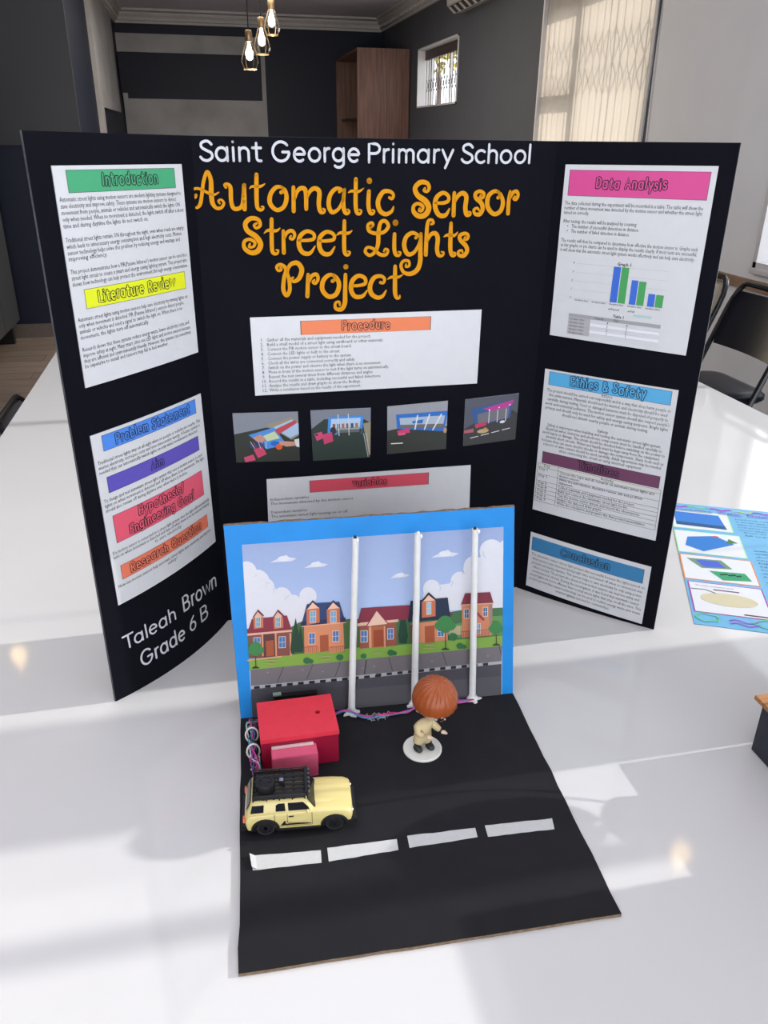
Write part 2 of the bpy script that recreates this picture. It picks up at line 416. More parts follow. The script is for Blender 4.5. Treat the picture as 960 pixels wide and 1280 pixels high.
# stub wall facing the camera + outer left wall
bm = bmesh.new(); box(bm, (-3.6, 8.36, 0), (XL-.2, 8.56, CE)); struct('wall_left_stub', bm, M_NAVY)
q0 = ony(0, 100, 8.36).x; q1 = ony(75, 0, 8.36).x
bm = bmesh.new(); box(bm, (-3.6, 8.33, 1.72), (ony(78, 0, 8.33).x, 8.36, CE)); link('wall_panel', finish(bm), mat('slate_wall_panel', (.040, .042, .050), .6, noise=.08, nscale=2), bpy.data.objects['wall_left_stub'])
bm = bmesh.new(); box(bm, (-3.6, 8.345, 0), (XL, 8.36, .13)); struct('baseboard_left', bm, mat('brown_skirting', (.15, .12, .10), .5, noise=.1))
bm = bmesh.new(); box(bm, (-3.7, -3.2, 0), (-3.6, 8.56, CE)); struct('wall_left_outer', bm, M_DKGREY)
# right wall around its windows.  openings: (y0, y1, z0, z1)
def wall_x(bm, x0, x1, y0, y1, opens):
    ys = sorted({y0, y1, *[o[0] for o in opens], *[o[1] for o in opens]})
    for a, b in zip(ys, ys[1:]):
        o = next((o for o in opens if o[0] <= a+1e-6 and o[1] >= b-1e-6), None)
        if o is None: box(bm, (x0, a, 0), (x1, b, CE))
        else:
            if o[2] > 0: box(bm, (x0, a, 0), (x1, b, o[2]))
            if o[3] < CE: box(bm, (x0, a, o[3]), (x1, b, CE))
W1 = (10.09, 11.98, 2.186, 2.895); W2 = (5.56, 7.56, .25, 2.93); W3 = (1.52, 4.1, 1.175, 3.05); W5 = (1.165, 1.52, 1.175, 2.78); W4 = (-2.4, .925, 1.0, 3.1)
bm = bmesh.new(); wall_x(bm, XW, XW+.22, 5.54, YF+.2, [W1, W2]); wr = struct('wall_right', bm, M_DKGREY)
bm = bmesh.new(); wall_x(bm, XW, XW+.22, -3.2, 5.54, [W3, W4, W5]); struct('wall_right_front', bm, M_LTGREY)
bm = bmesh.new(); box(bm, (XW-.02, W3[0]-1.6, 1.053), (XW, 5.0, 1.108)); struct('trim_1', bm, mat('brown_timber_rail', (.28, .17, .11), .5, noise=.2, nscale=8))
# cornices (stepped profile with a rope of beads)
def cornice(name, p, q, inward):
    p, q, n = Vector(p), Vector(q), Vector(inward); bm = bmesh.new()
    prof = [(0, -.17), (.025, -.17), (.03, -.14), (.055, -.13), (.06, -.095), (.10, -.06), (.105, -.035), (.15, -.02), (.155, 0), (0, 0)]
    prism(bm, [p+n*a+Vector((0, 0, b)) for a, b in prof], q-p)
    L = (q-p).length; k = int(L/.13); t = (q-p)/L
    for i in range(k):
        c = p+t*(i+.5)*L/k+n*.05+Vector((0, 0, -.112)); h = t*.04
        prism(bm, [c-h+n*.0, c-h+n*.02+Vector((0, 0, -.01)), c-h+n*.024+Vector((0, 0, .02)), c-h+Vector((0, 0, .03))], h*2)
    return struct(name, bm, M_CORN)
cornice('trim_2', (XL, YF, CE), (XW, YF, CE), (0, -1, 0))
cornice('trim_3', (XL, 8.3, CE), (XL, YF, CE), (1, 0, 0))
cornice('trim_4', (XW, -3, CE), (XW, YF, CE), (-1, 0, 0))
bxo('trim_5', (XL, YF-.26, CE-.03), (XW, YF-.12, CE), M_CORN)['kind'] = 'structure'
# ---- window 1: small high barred window
def pane(x, W, parent):
    return bxo('pane', (x, W[0], W[2]), (x+.006, W[1], W[3]), M_GLASS, parent)
def reveal(name, W, m, d=.22, t=.02, t0=None):
    t0 = t0 or t
    bm = bmesh.new()
    box(bm, (XW-.012, W[1]-t, W[2]), (XW+d, W[1]+.0, W[3])); box(bm, (XW-.012, W[0], W[2]), (XW+d, W[0]+t0, W[3]))
    box(bm, (XW-.012, W[0], W[3]-t), (XW+d, W[1], W[3])); box(bm, (XW-.012, W[0], W[2]), (XW+d, W[1], W[2]+t))
    return struct(name, bm, m)
w1 = reveal('window_1', W1, M_WFRAME)
pane(XW+.20, W1, w1)
for i in range(3):
    y = W1[0]+.02+(W1[1]-W1[0]-.06)*i/2; bxo('window_frame', (XW+.18, y, W1[2]), (XW+.21, y+.035, W1[3]), M_WFRAME, w1)
nb = 15
for i in range(nb):
    y = W1[0]+.06+(W1[1]-W1[0]-.12)*i/(nb-1)
    bxo('gate_bar', (XW+.10, y-.006, W1[2]), (XW+.106, y+.006, W1[3]), M_BRONZE, w1)
bm = bmesh.new()
for i in range(nb-1):
    y = W1[0]+.06+(W1[1]-W1[0]-.12)*i/(nb-1); dy = (W1[1]-W1[0]-.12)/(nb-1)
    for a, b in ((0, 1), (1, 0)): tube(bm, [(XW+.11, y+dy*a, W1[2]+.2), (XW+.11, y+dy*b, W1[2]+.34)], .004, 5)
link('gate_lattice', finish(bm), M_BRONZE, w1)
bxo('gate_rail', (XW+.09, W1[0], W1[3]-.13), (XW+.13, W1[1], W1[3]-.02), M_BRONZE, w1)
# ---- window 2: tall window, lattice gate outside, sheer blind glowing in the sun
w2 = reveal('window_2', W2, M_WFRAME, t=.03)
ym = onx(720, 100, XW+.1).y
F2 = XW+.17
# timber/steel frame that casts the dark bars on the blind; places taken off the blind plane
XB = XW+.03
def onblind(u, v):
    p = onx(u, v, XB); return p.y, p.z+math.tan(SUN_EL)*(F2-XB)      # where the bar stands, up the sun's path
yL0, _ = onblind(679, 100); yM0, _ = onblind(715, 80); yM1, _ = onblind(721.5, 80); yR0, _ = onblind(810, 80)
_, zT1 = onblind(700, 24); _, zr1 = onblind(697, 119); _, zr0 = onblind(697, 139)
bm = bmesh.new(); box(bm, (F2, yL0, W2[2]), (F2+.03, W2[1], W2[3])); box(bm, (F2, W2[0], W2[2]), (F2+.03, yR0, W2[3]))
box(bm, (F2, yM1, W2[2]), (F2+.03, yM0, W2[3])); box(bm, (F2, yM0, zr0), (F2+.03, yL0, zr1)); box(bm, (F2, yM0, zT1), (F2+.03, yL0, W2[3])); box(bm, (F2, yR0, W2[3]-.10), (F2+.03, yM1, W2[3]))
link('window_frame', finish(bm), M_WFRAME, w2)
pane(F2+.012, W2, w2)
X3 = XW+.14; npan = 17; zc = onx(700, 88, XB).z+math.tan(SUN_EL)*(X3-XB)
for i in range(npan):
    y = W2[0]+.08+(W2[1]-W2[0]-.16)*i/(npan-1)
    bxo('gate_bar', (X3-.006, y-.008, W2[2]), (X3+.008, y+.008, W2[3]), M_BRONZE, w2)
bm = bmesh.new()
for i in range(npan-1):
    y = W2[0]+.08+(W2[1]-W2[0]-.16)*i/(npan-1); dy = (W2[1]-W2[0]-.16)/(npan-1)
    for zz in (zc, zc-1.1):
        for a, b in ((0, 1), (1, 0)):
            tube(bm, [(X3, y+dy*a, zz-.22), (X3, y+dy*b, zz)], .006, 5)
            tube(bm, [(X3, y+dy*a, zz), (X3, y+dy*b, zz+.22)], .006, 5)
link('gate_lattice', finish(bm), M_BRONZE, w2)
# sheer blind in front, a gently pleated cloth
bm = bmesh.new(); n = 80; rows = []
for z in (W2[2]+.02, W2[3]-.02):
    rows.append([bm.verts.new((XB+.006*sin(i*1.1)+.004*sin(i*.37), W2[0]+.004+(W2[1]-W2[0]-.008)*i/n, z)) for i in range(n+1)])
for i in range(n): bm.faces.new((rows[0][i], rows[0][i+1], rows[1][i+1], rows[1][i]))
bl = link('sheer_blind', finish(bm, True), M_BLIND); tag(bl, 'sheer cream blind in the tall window glowing with the sunlit pattern of a lattice gate', 'blind')
# cable beside the window
bm = bmesh.new(); a = onx(826, 0, XW-.012); b = onx(806, 172, XW-.012); tube(bm, [(a.x, a.y, 3.3), a, b, (b.x, b.y, 1.2)], .0045, 6)
o = link('wall_cable', finish(bm, True), mat('dark_cable_sheath', (.07, .07, .08), .6)); tag(o, 'thin dark cable running down the wall right of the tall window', 'cable')
# ---- window 3 at the right edge
w3 = reveal('window_3', W3, M_WFRAME, t=.03, t0=.003); pane(XW+.18, W3, w3)
for y in ((W3[0]+W3[1])/2, W3[1]-.07): bxo('window_frame', (XW+.16, y, W3[2]), (XW+.20, y+.04, W3[3]), M_WFRAME, w3)
bxo('window_sill', (XW-.03, W3[0]-.05, W3[2]-.03), (XW+.2, W3[1], W3[2]), M_WFRAME, w3, .004)
w5 = reveal('window_5', W5, M_WFRAME, t=.003); pane(XW+.18, W5, w5)
# ---- window 4 beside the camera, the sun's way in
w4 = reveal('window_4', W4, M_WFRAME, t=.03); pane(XW+.18, W4, w4)
for y in (.70, -.55, -1.6): bxo('window_frame', (XW+.16, y, W4[2]), (XW+.20, y+.045, W4[3]), M_WFRAME, w4)
# outside: ground, boundary wall, and a yellowing tree beyond window 1
bm = bmesh.new(); box(bm, (3.3, -12, -.1), (16, 26, -.01)); struct('ground_outside', bm, mat('pale_paving', (.35, .33, .30), .8, noise=.1))
def tree(loc, r, label, m):
    t = empty('garden_tree', loc, 0, label, 'tree')
    bm = bmesh.new(); tube(bm, [(loc[0], loc[1], 0), (loc[0]+.05, loc[1], loc[2]+2.1), (loc[0], loc[1]+.05, loc[2]+3.1)], [.09, .07, .04], 8)
    link('trunk', finish(bm, True), M_WOODIN, t)
    bm = bmesh.new(); rnd = random.Random(3)
    for i in range(420):
        a = rnd.uniform(0, 2*pi); c = rnd.uniform(-1, 1); s = rnd.uniform(.55, 1)*r; q = math.sqrt(1-c*c)
        p = Vector((loc[0]+q*cos(a)*s, loc[1]+q*sin(a)*s, loc[2]+3.4+c*s*.9)); d = Vector((rnd.gauss(0, 1), rnd.gauss(0, 1), rnd.gauss(0, 1))).normalized(); e = d.orthogonal()
        bm.faces.new([bm.verts.new(p+d*.13), bm.verts.new(p+e*.06), bm.verts.new(p-d*.13), bm.verts.new(p-e*.06)])
    link('foliage', finish(bm), m, t)['kind'] = 'stuff'
tree((6.4, 23.4, .9), 1.0, 'yellowing tree outside seen through the small barred window', M_FOIL)

# ---- air conditioner
ac = empty('air_conditioner', (XW, 9.4, 3.1), 0, 'white wall air conditioner high on the dark grey wall above the small window', 'air conditioner')
y0, y1 = 8.15, 9.9; zb = 3.06
bm = bmesh.new(); prism(bm, [(XW-.012, y0, zb+.02), (XW-.12, y0, zb), (XW-.215, y0, zb+.07), (XW-.225, y0, zb+.25), (XW-.17, y0, zb+.30), (XW-.012, y0, zb+.30)], (0, y1-y0, 0))
link('casing', finish(bm), mat('grey_white_plastic', (.42, .42, .42), .4), ac)
bm = bmesh.new(); prism(bm, [(XW-.135, y0+.05, zb+.005), (XW-.205, y0+.05, zb+.058), (XW-.21, y0+.05, zb+.052), (XW-.14, y0+.05, zb-.002)], (0, y1-y0-.1, 0)); link('louvre', finish(bm), M_BLACKPL, ac, 'dark air outlet slot')
for k in range(9):
    yy = y0+.12+k*.19; bm = bmesh.new(); prism(bm, [(XW-.14, yy, zb-.004), (XW-.208, yy, zb+.05), (XW-.214, yy, zb+.044), (XW-.146, yy, zb-.01)], (0, .05, 0)); link('vane', finish(bm), MATS['grey_white_plastic'], ac)

# ---- tall wooden shelving box at the far end
cb = empty('wooden_cabinet', (2.6, 13.3, 0), 0, 'tall open-sided reddish brown wooden cabinet in the far corner', 'cabinet')
x0, x1, ya, yb, zt = 2.235, 2.985, 12.42, 14.35, 2.935
bxo('side_panel', (x0, ya, 0), (x1, ya+.035, zt), M_WOOD, cb, .002); bxo('side_panel', (x0, yb-.035, 0), (x1, yb, zt), M_WOOD, cb)
bxo('top_panel', (x0, ya+.035, zt-.035), (x1, yb-.035, zt), M_WOOD, cb); bxo('back_panel', (x1-.03, ya+.035, 0), (x1, yb-.035, zt-.035), M_WOODIN, cb)
for z in (.4, .95, 1.5, 2.05): bxo('shelf', (x0+.08, ya+.035, z), (x1-.03, yb-.035, z+.03), M_WOODIN, cb)
# ---- charcoal cabinet on the left
pc = ony(25.5, 401, 8.2); xc = pc.x; yc = pc.y; fh_ = pc.z
ck = empty('charcoal_cabinet', (xc-.3, yc-1, 0), 0, 'charcoal lacquered cupboard on short black feet at the left edge of the room', 'cabinet')
bxo('carcass', (xc-.55, yc-2.4, fh_), (xc-.02, yc, 2.2), M_CABG, ck)
yy = yc
for w in (.62, .62, .62, .5):
    d = bxo('door', (xc-.018, yy-w+.006, fh_+.01), (xc, yy-.006, 2.19), M_CABG, ck, .002); yy -= w
for y in (yc-.12, yc-1.2, yc-2.3): bxo('foot', (xc-.45, y, 0), (xc-.06, y+.08, fh_), M_BLACKPL, ck)

# ---- pendant lamps
def glassjar():
    m = mat('clear_lamp_glass', (.9, .9, .9), .05, alpha=.13, spec=.8); return m
def make_pendant(loc, top, label, group, bulb=M_BULB, s=1.0, size=1.0):
    loc = Vector(loc); top = loc.z+(top-loc.z)/size
    t = empty('pendant_lamp', loc, 0, label, 'lamp', group); t.scale = (size,)*3; L = dict(parent=t, world=False)
    bm = bmesh.new(); lathe(bm, [(.032, 0), (.036, .01), (.036, .09), (.030, .10), (.012, .105)], n=16); link('lamp_cap', finish(bm, True), M_BRASS, **L)
    bm = bmesh.new(); lathe(bm, [(.006, .105), (.006, top-loc[2])], n=6); link('cord', finish(bm), M_CORD, **L)
    bm = bmesh.new(); lathe(bm, [(.034, 0), (.050, -.03), (.078, -.12), (.092, -.18), (.085, -.215), (.062, -.245)], n=8)
    bmesh.ops.delete(bm, geom=[f for f in bm.faces if len(f.verts) > 4], context='FACES'); link('glass_shade', finish(bm), M_GLASS, **L)
    bm = bmesh.new(); R = [.064+.004*cos(0)]*1; tube(bm, [(.064*cos(a*pi/8), .064*sin(a*pi/8), -.247) for a in range(16)], .006, 6, closed=True); link('base_ring', finish(bm, True), M_BRASS, **L)
    for k in range(4):
        a = k*pi/2+.4; bm = bmesh.new(); tube(bm, [(.034*cos(a), .034*sin(a), 0), (.08*cos(a), .08*sin(a), -.12), (.094*cos(a), .094*sin(a), -.18), (.064*cos(a), .064*sin(a), -.246)], .0028, 5); link('cage_wire', finish(bm), M_BRASS, **L)
    bm = bmesh.new(); lathe(bm, [(.012, 0), (.016, -.03), (.028*s, -.06), (.040*s, -.09), (.042*s, -.12), (.034*s, -.150), (.016*s, -.166), (.002, -.170)], n=16); link('bulb', finish(bm, True), bulb, label='glowing bulb', **L)
    return t
PYS = [7.6, 8.0, 8.4]
def lamp_light(p, w):
    d = bpy.data.lights.new('pendant_glow', 'POINT'); o = bpy.data.objects.new('pendant_glow', d); COL.objects.link(o); o.location = p
    d.energy = w; d.shadow_soft_size = .12; d.color = (1, .86, .66)
for k, (u, v, lab) in enumerate(((311, 52, 'lit glass pendant lamp hanging lowest and leftmost of the three in the hall'), (326.5, 35, 'lit glass pendant lamp hanging in the middle of the three in the hall'), (339, 12, 'lit glass pendant lamp hanging highest and rightmost of the three in the hall'))):
    p = ony(u, v, PYS[k]); make_pendant(p, CE, lab, 'glass pendant lamps in the hall', size=.80, s=.98)
LABP = ['glass pendant lamp mirrored as the glowing spot at the left of the table top', 'glass pendant lamp mirrored as the glowing spot at the right of the table top']
lamp_light(ony(326, 60, 8.0)-Vector((0, 0, .45)), 75)
for (x, y) in ((-1.427, 4.727), (1.998, 2.40)):
    make_pendant((x, y, 3.2), CE, LABP.pop(0), 'pendant lamps over the white table', M_SPOTBULB, 1.15)

# ================================================================= TABLE
tx0, tx1, ty0, ty1 = -.725, 1.975, -1.2, 4.7
tb = empty('table', (.625, 1.75, 0), 0, 'large glossy white table carrying the science project', 'table')
bxo('tabletop', (tx0, ty0, T-.035), (tx1, ty1, T), M_TABLE, tb, .002)
for x in (tx0+.15, tx1-.23):
    for y in (ty0+.15, 1.6, ty1-.23): bxo('leg', (x, y, 0), (x+.08, y+.08, T-.035), M_TABLESIDE, tb)

# ---- black stacking chairs
def make_chair(loc, rz, label, group, top=1.12, seat=.64, wid=.44, platem=M_VINYL):
    """local: sitter faces +Y"""
    t = empty('folding_chair', loc, rz, label, 'chair', group); L = dict(parent=t, world=False)
    h = wid/2; bm = bmesh.new()
    yb, yf = -.20, .26                 # back top, front foot
    def P(x, k): return (x, yf+(yb-yf)*k, top*k)
    pts = [P(-h, .012), P(-h, .5), P(-h, .90)]+[(-h+.06*(1-cos(a)), P(0, .90+.1*sin(a))[1], top*(.90+.1*sin(a))) for a in (pi/8, pi/4, 3*pi/8, pi/2)]
    pts += [(-p[0], p[1], p[2]) for p in pts[::-1]]
    tube(bm, pts, .013, 8); link('back_frame', finish(bm, True), M_TUBE, **L)
    for s in (-1, 1):
        bm = bmesh.new(); tube(bm, [(s*(h-.03), -.26, .012), (s*(h-.03), .12, seat-.03)], .011, 8); link('leg', finish(bm, True), M_TUBE, **L)
        bm = bmesh.new(); lathe(bm, [(.016, 0), (.016, .03), (.012, .035)], c=(s*h, yf-.005, 0), n=10); link('foot_cap', finish(bm), M_RUBBER, **L)
    bm = bmesh.new(); tube(bm, [(-h+.03, -.17, .16), (h-.03, -.17, .16)], .009, 8); link('stretcher', finish(bm, True), M_TUBE, **L)
    # seat: a thick rounded pad
    bm = bmesh.new(); prof = []
    for (sx, sy, a0) in ((1, 1, 0), (-1, 1, 90), (-1, -1, 180), (1, -1, 270)):
        for k in range(5):
            a = radians(a0+k*22.5); prof.append((sx*(h-.09)+.07*cos(a), .05+sy*.13+.07*sin(a)))
    rings = []
    for z, k in ((seat-.035, .93), (seat-.02, 1), (seat, 1.0), (seat+.012, .93), (seat+.016, .8)):
        rings.append([bm.verts.new((x*k, .05+(y-.05)*k, z)) for x, y in prof])
    for A, B in zip(rings, rings[1:]):
        for k in range(len(A)): bm.faces.new((A[k], A[(k+1) % len(A)], B[(k+1) % len(A)], B[k]))
    bm.faces.new(rings[0][::-1]); bm.faces.new(rings[-1]); link('seat', finish(bm, True), platem, **L)
    # curved back plate
    bm = bmesh.new(); g = []; n = 10; m = 6
    for side in (0, 1):
        G = []
        for j in range(m+1):
            row = []
            for i in range(n+1):
                x = -h+.012+(wid-.024)*i/n; k = .775+.195*j/m; p = P(x, k); cx = 1-(2*i/n-1)**2
                if j in (0, m): x *= .94
                row.append(bm.verts.new((x, p[1]-.02*cx-(.0 if side else .014), p[2])))
            G.append(row)
        g.append(G)
    for G in g:
        for j in range(m):
            for i in range(n): bm.faces.new((G[j][i], G[j][i+1], G[j+1][i+1], G[j+1][i]))
    for j in range(m):
        for i in (0, n): bm.faces.new((g[0][j][i], g[0][j+1][i], g[1][j+1][i], g[1][j][i]))
    for i in range(n):
        for j in (0, m): bm.faces.new((g[0][j][i], g[0][j][i+1], g[1][j][i+1], g[1][j][i]))
    link('backrest', finish(bm, True), platem, **L)
    return t
def place_chair_by(u, v, X, rz, label, group, **k):
    """put the far top corner of the backrest at picture point (u, v) on the plane x = X"""
    p = onx(u, v, X); top = p.z; w = k.get('wid', .44)
    sgn = 1 if rz > 0 else -1
    # local back top sits at y=-.20 : rotate
    off = Matrix.Rotation(rz, 3, 'Z') @ Vector((sgn*w/2, -.20, 0))
    return make_chair((p.x-off.x, p.y-off.y, 0), rz, label, group, top=top, seat=top-.42, **k)
G1 = 'black chairs along the right side of the table'
cB = place_chair_by(926, 352, 2.42, radians(90), 'glossy black chair with a wide backrest beside the right edge of the table', G1, wid=.46)
pB = onx(926, 352, 2.42)
make_chair((cB.location.x, cB.location.y+.53, 0), radians(90), 'glossy black chair half hidden behind the right wing of the display board', G1, top=pB.z, seat=pB.z-.42, wid=.46)
place_chair_by(22, 492, -.92, radians(-90), 'grey glossy chair whose rounded back shows past the left table edge', 'chairs along the left side of the table', wid=.46, platem=M_GREYSEAT)

# ================================================================= DISPLAY BOARD
BL, FL, FR, BR = onz(145, 877), onz(285, 775.5), onz(645, 734), onz(817, 787)
TL, FLt, FRt, TR = ony(27, 163, 1.191), ony(238, 169.5, 1.409), ony(697, 176.5, 1.411), ony(926, 178.5, 1.22)
bd = empty('display_board', (.3, 1.42, T), 0, 'black tri-fold science fair board standing open on the white table', 'display board')
SL = Surf(BL, FL, TL, FLt, bulge=.020); SM = Surf(FL, FR, FLt, FRt); SR = Surf(FR, BR, FRt, TR, bulge=.006)
def panel(name, S, n=14, m=14, th=.004, parent=None, mm=M_BOARD, rim=None, z0=0.0):
    bm = bmesh.new(); g = []
    for off in (0, -th):
        g.append([[bm.verts.new(S.M(S.w*i/n, z0+(S.h-z0)*j/m, off)) for i in range(n+1)] for j in range(m+1)])
    for G in g:
        for j in range(m):
            for i in range(n): bm.faces.new((G[j][i], G[j][i+1], G[j+1][i+1], G[j+1][i]))
    A, B = g
    for j in range(m):
        for i in (0, n): bm.faces.new((A[j][i], A[j+1][i], B[j+1][i], B[j][i])).material_index = 1
    for i in range(n):
        for j in (0, m): bm.faces.new((A[j][i], A[j][i+1], B[j][i+1], B[j][i])).material_index = 1
    return link(name, finish(bm), [mm, rim or mm], parent)
WHITE = 'c6c8cf'
M_EDGE = mat('worn_grey_card_edge', (.07, .07, .08), .7, noise=.4, nscale=60)
panel('left_panel', SL, parent=bd, rim=M_EDGE); panel('center_panel', SM, parent=bd, rim=M_EDGE); panel('right_panel', SR, parent=bd, rim=M_EDGE)
# --- round-ended white lettering from a small stroke alphabet (x-height .52, cap .74)
def arc(cx, cy, rx, ry, a0, a1, n=14): return [(cx+rx*cos(radians(a0+(a1-a0)*i/n)), cy+ry*sin(radians(a0+(a1-a0)*i/n))) for i in range(n+1)]
GL = {
 'S': ([catmull([(.44, .62), (.36, .71), (.24, .74), (.09, .66), (.09, .50), (.25, .39), (.42, .29), (.44, .12), (.28, 0), (.12, .03), (.03, .13)], 4)], .54),
 'a': ([arc(.25, .25, .20, .25, 0, 360, 20), [(.45, .50), (.45, 0)]], .60), 'i': ([[(.07, .50), (.07, 0)], [(.07, .72), (.072, .72)]], .22),
 'n': ([[(.07, .50), (.07, 0)], [(.07, .30)]+arc(.235, .32, .165, .18, 170, 0)+[(.40, 0)]], .52), 't': ([[(.17, .68), (.17, .12)]+arc(.27, .12, .10, .12, 180, 270, 5)+[(.33, 0)], [(.03, .50), (.33, .50)]], .42),
 'G': ([arc(.36, .37, .31, .37, 42, 352, 22)+[(.67, .35), (.42, .35)]], .80), 'e': ([[(.06, .27), (.44, .27)]+arc(.25, .25, .20, .25, 8, 310, 20)], .56),
 'o': ([arc(.26, .25, .21, .25, 0, 360, 22)], .58), 'r': ([[(.07, .50), (.07, 0)], [(.07, .30)]+arc(.22, .32, .15, .18, 170, 80, 8)], .34),
 'g': ([arc(.25, .26, .20, .24, 0, 360, 20), [(.45, .50), (.45, -.08)]+arc(.26, -.06, .19, .17, 0, -140, 12)], .60), 'P': ([[(.08, 0), (.08, .72), (.26, .72)]+arc(.28, .53, .19, .19, 90, -90, 12)+[(.08, .34)]], .56),
 'm': ([[(.07, .50), (.07, 0)], [(.07, .30)]+arc(.205, .34, .135, .16, 170, 0)+[(.34, 0)], [(.34, .30)]+arc(.475, .34, .135, .16, 170, 0)+[(.61, 0)]], .73),
 'y': ([[(.04, .50), (.24, .03)], [(.44, .50), (.16, -.22)]], .48), 'c': ([arc(.26, .25, .21, .25, 50, 310, 18)], .50), 'h': ([[(.07, .74), (.07, 0)], [(.07, .30)]+arc(.235, .32, .165, .18, 170, 0)+[(.40, 0)]], .52),
 'l': ([[(.07, .74), (.07, 0)]], .20), 'T': ([[(.03, .72), (.53, .72)], [(.28, .72), (.28, 0)]], .52), 'B': ([[(.08, 0), (.08, .72), (.26, .72)]+arc(.27, .55, .16, .17, 90, -90, 10)+[(.08, .38)], [(.27, .38)]+arc(.29, .19, .19, .19, 90, -90, 10)+[(.08, 0)]], .62),
 'w': ([[(.03, .50), (.18, .02), (.34, .46), (.50, .02), (.65, .50)]], .72), 'd': ([arc(.25, .25, .20, .25, 0, 360, 20), [(.45, .74), (.45, 0)]], .60),
  'u': ([[(.07, .50), (.07, .20)]+arc(.235, .18, .165, .18, 180, 360)+[(.40, .20), (.40, .50)], [(.40, .2), (.40, 0)]], .52), 'v': ([[(.04, .50), (.22, .02), (.40, .50)]], .46),
 'L': ([[(.08, .72), (.08, 0), (.42, 0)]], .48), 'A': ([[(.03, 0), (.27, .72), (.51, 0)], [(.12, .25), (.42, .25)]], .58), 'I': ([[(.12, .72), (.12, 0)]], .28), 'H': ([[(.08, .72), (.08, 0)], [(.45, .72), (.45, 0)], [(.08, .37), (.45, .37)]], .58),
 'E': ([[(.43, .72), (.08, .72), (.08, 0), (.43, 0)], [(.08, .37), (.38, .37)]], .50), 'D': ([[(.08, 0), (.08, .72), (.22, .72)]+arc(.22, .36, .27, .36, 90, -90, 12)+[(.08, 0)]], .58), 'C': ([arc(.33, .36, .27, .36, 50, 310, 18)], .58),
 'R': ([[(.08, 0), (.08, .72), (.26, .72)]+arc(.28, .54, .18, .18, 90, -90, 12)+[(.08, .36)], [(.26, .36), (.46, 0)]], .56), 'Q': ([arc(.33, .36, .28, .36, 0, 360, 22), [(.38, .18), (.58, -.02)]], .70), '/': ([[(.03, -.05), (.28, .76)]], .34),
 'b': ([[(.06, .74), (.06, 0)], arc(.26, .25, .20, .25, 0, 360, 20)], .58), 'p': ([[(.06, .50), (.06, -.22)], arc(.26, .25, .20, .25, 0, 360, 20)], .58), 'f': ([arc(.28, .58, .13, .16, 80, 180, 6)+[(.15, 0)], [(.03, .46), (.30, .46)]], .36),
 's': ([catmull([(.32, .42), (.20, .51), (.06, .44), (.08, .30), (.28, .22), (.33, .08), (.18, -.01), (.04, .07)], 4)], .42), ' ': ([], .30), '&': ([catmull([(.50, .0), (.14, .50), (.20, .72), (.36, .66), (.32, .48), (.08, .26), (.12, .02), (.34, .02), (.50, .30)], 4)], .60),
 '6': ([arc(.25, .22, .19, .22, 0, 360, 20), catmull([(.07, .28), (.14, .50), (.34, .73)], 5)], .56)}
def word(P, S, s, p0, p1, ptop, wt=.11):
    a0, b0 = S.inv(*p0); a1, b1 = S.inv(*p1); at, bt = S.inv(*ptop); k = math.hypot(at-a0, bt-b0)/.74
    adv = sum(GL[c][1] for c in s)-(GL[s[-1]][1]-max(q[0] for st in GL[s[-1]][0] for q in st)); L = math.hypot(a1-a0, b1-b0); kx = L/adv
    ex = ((a1-a0)/L, (b1-b0)/L); ey = (-ex[1], ex[0]); x = 0
    for c in s:
        for st in GL[c][0]: P.line([(a0+ex[0]*(x+q[0])*kx+ey[0]*q[1]*k, b0+ex[1]*(x+q[0])*kx+ey[1]*q[1]*k, wt*k) for q in st], 0, WHITE)
        x += GL[c][1]
def bubble(P, f, s, xc, yb, size, wid, col, seed=1):
    """hollow, wobbly heading letters: dark strokes with a stroke of the strip's colour inside"""
    adv = sum(GL[c][1]+.10 for c in s); kx = wid/adv; r = random.Random(seed*31+len(s)); lay = []; x = 0
    for c in s:
        rot = r.uniform(-.10, .10); dy = r.uniform(-.05, .05); w = GL[c][1]
        for st in GL[c][0]:
            q = [((p[0]-w/2)*cos(rot)-(p[1]-.3)*sin(rot)+w/2, (p[0]-w/2)*sin(rot)+(p[1]-.3)*cos(rot)+.3+dy) for p in st]
            lay.append([(x+a, b) for a, b in q])
        x += w+.10
    for wt, cc, up in ((.235, '1c1c26', 0), (.115, col, .00012)):
        P.off += up
        for st in lay:
            pts = [(xc*f.w-wid/2+a*kx, yb*f.h-b*size) for a, b in st]
            P.strip_m(pts, wt*size, cc)
INK = '202228'; WHITE = 'c6c8cf'
def sheet(S, px, label, lam=True):
    f = Frame(S, px); bm = bmesh.new(); n = 10
    G = [[[bm.verts.new(f.M(i/n, j/n, off)) for i in range(n+1)] for j in range(n+1)] for off in (.0016, .0002)]
    for g in G:
        for j in range(n):
            for i in range(n): bm.faces.new((g[j][i], g[j][i+1], g[j+1][i+1], g[j+1][i]))
    for k in range(n):
        for a, b in (((k, 0), (k+1, 0)), ((k, n), (k+1, n)), ((0, k), (0, k+1)), ((n, k), (n, k+1))):
            bm.faces.new((G[0][a[0]][a[1]], G[0][b[0]][b[1]], G[1][b[0]][b[1]], G[1][a[0]][a[1]])).material_index = 1
    o = link('info_sheet', finish(bm), [M_PAPER, mat('clear_pouch_edge', (.25, .25, .27), .3)], bd, label)
    return o, f
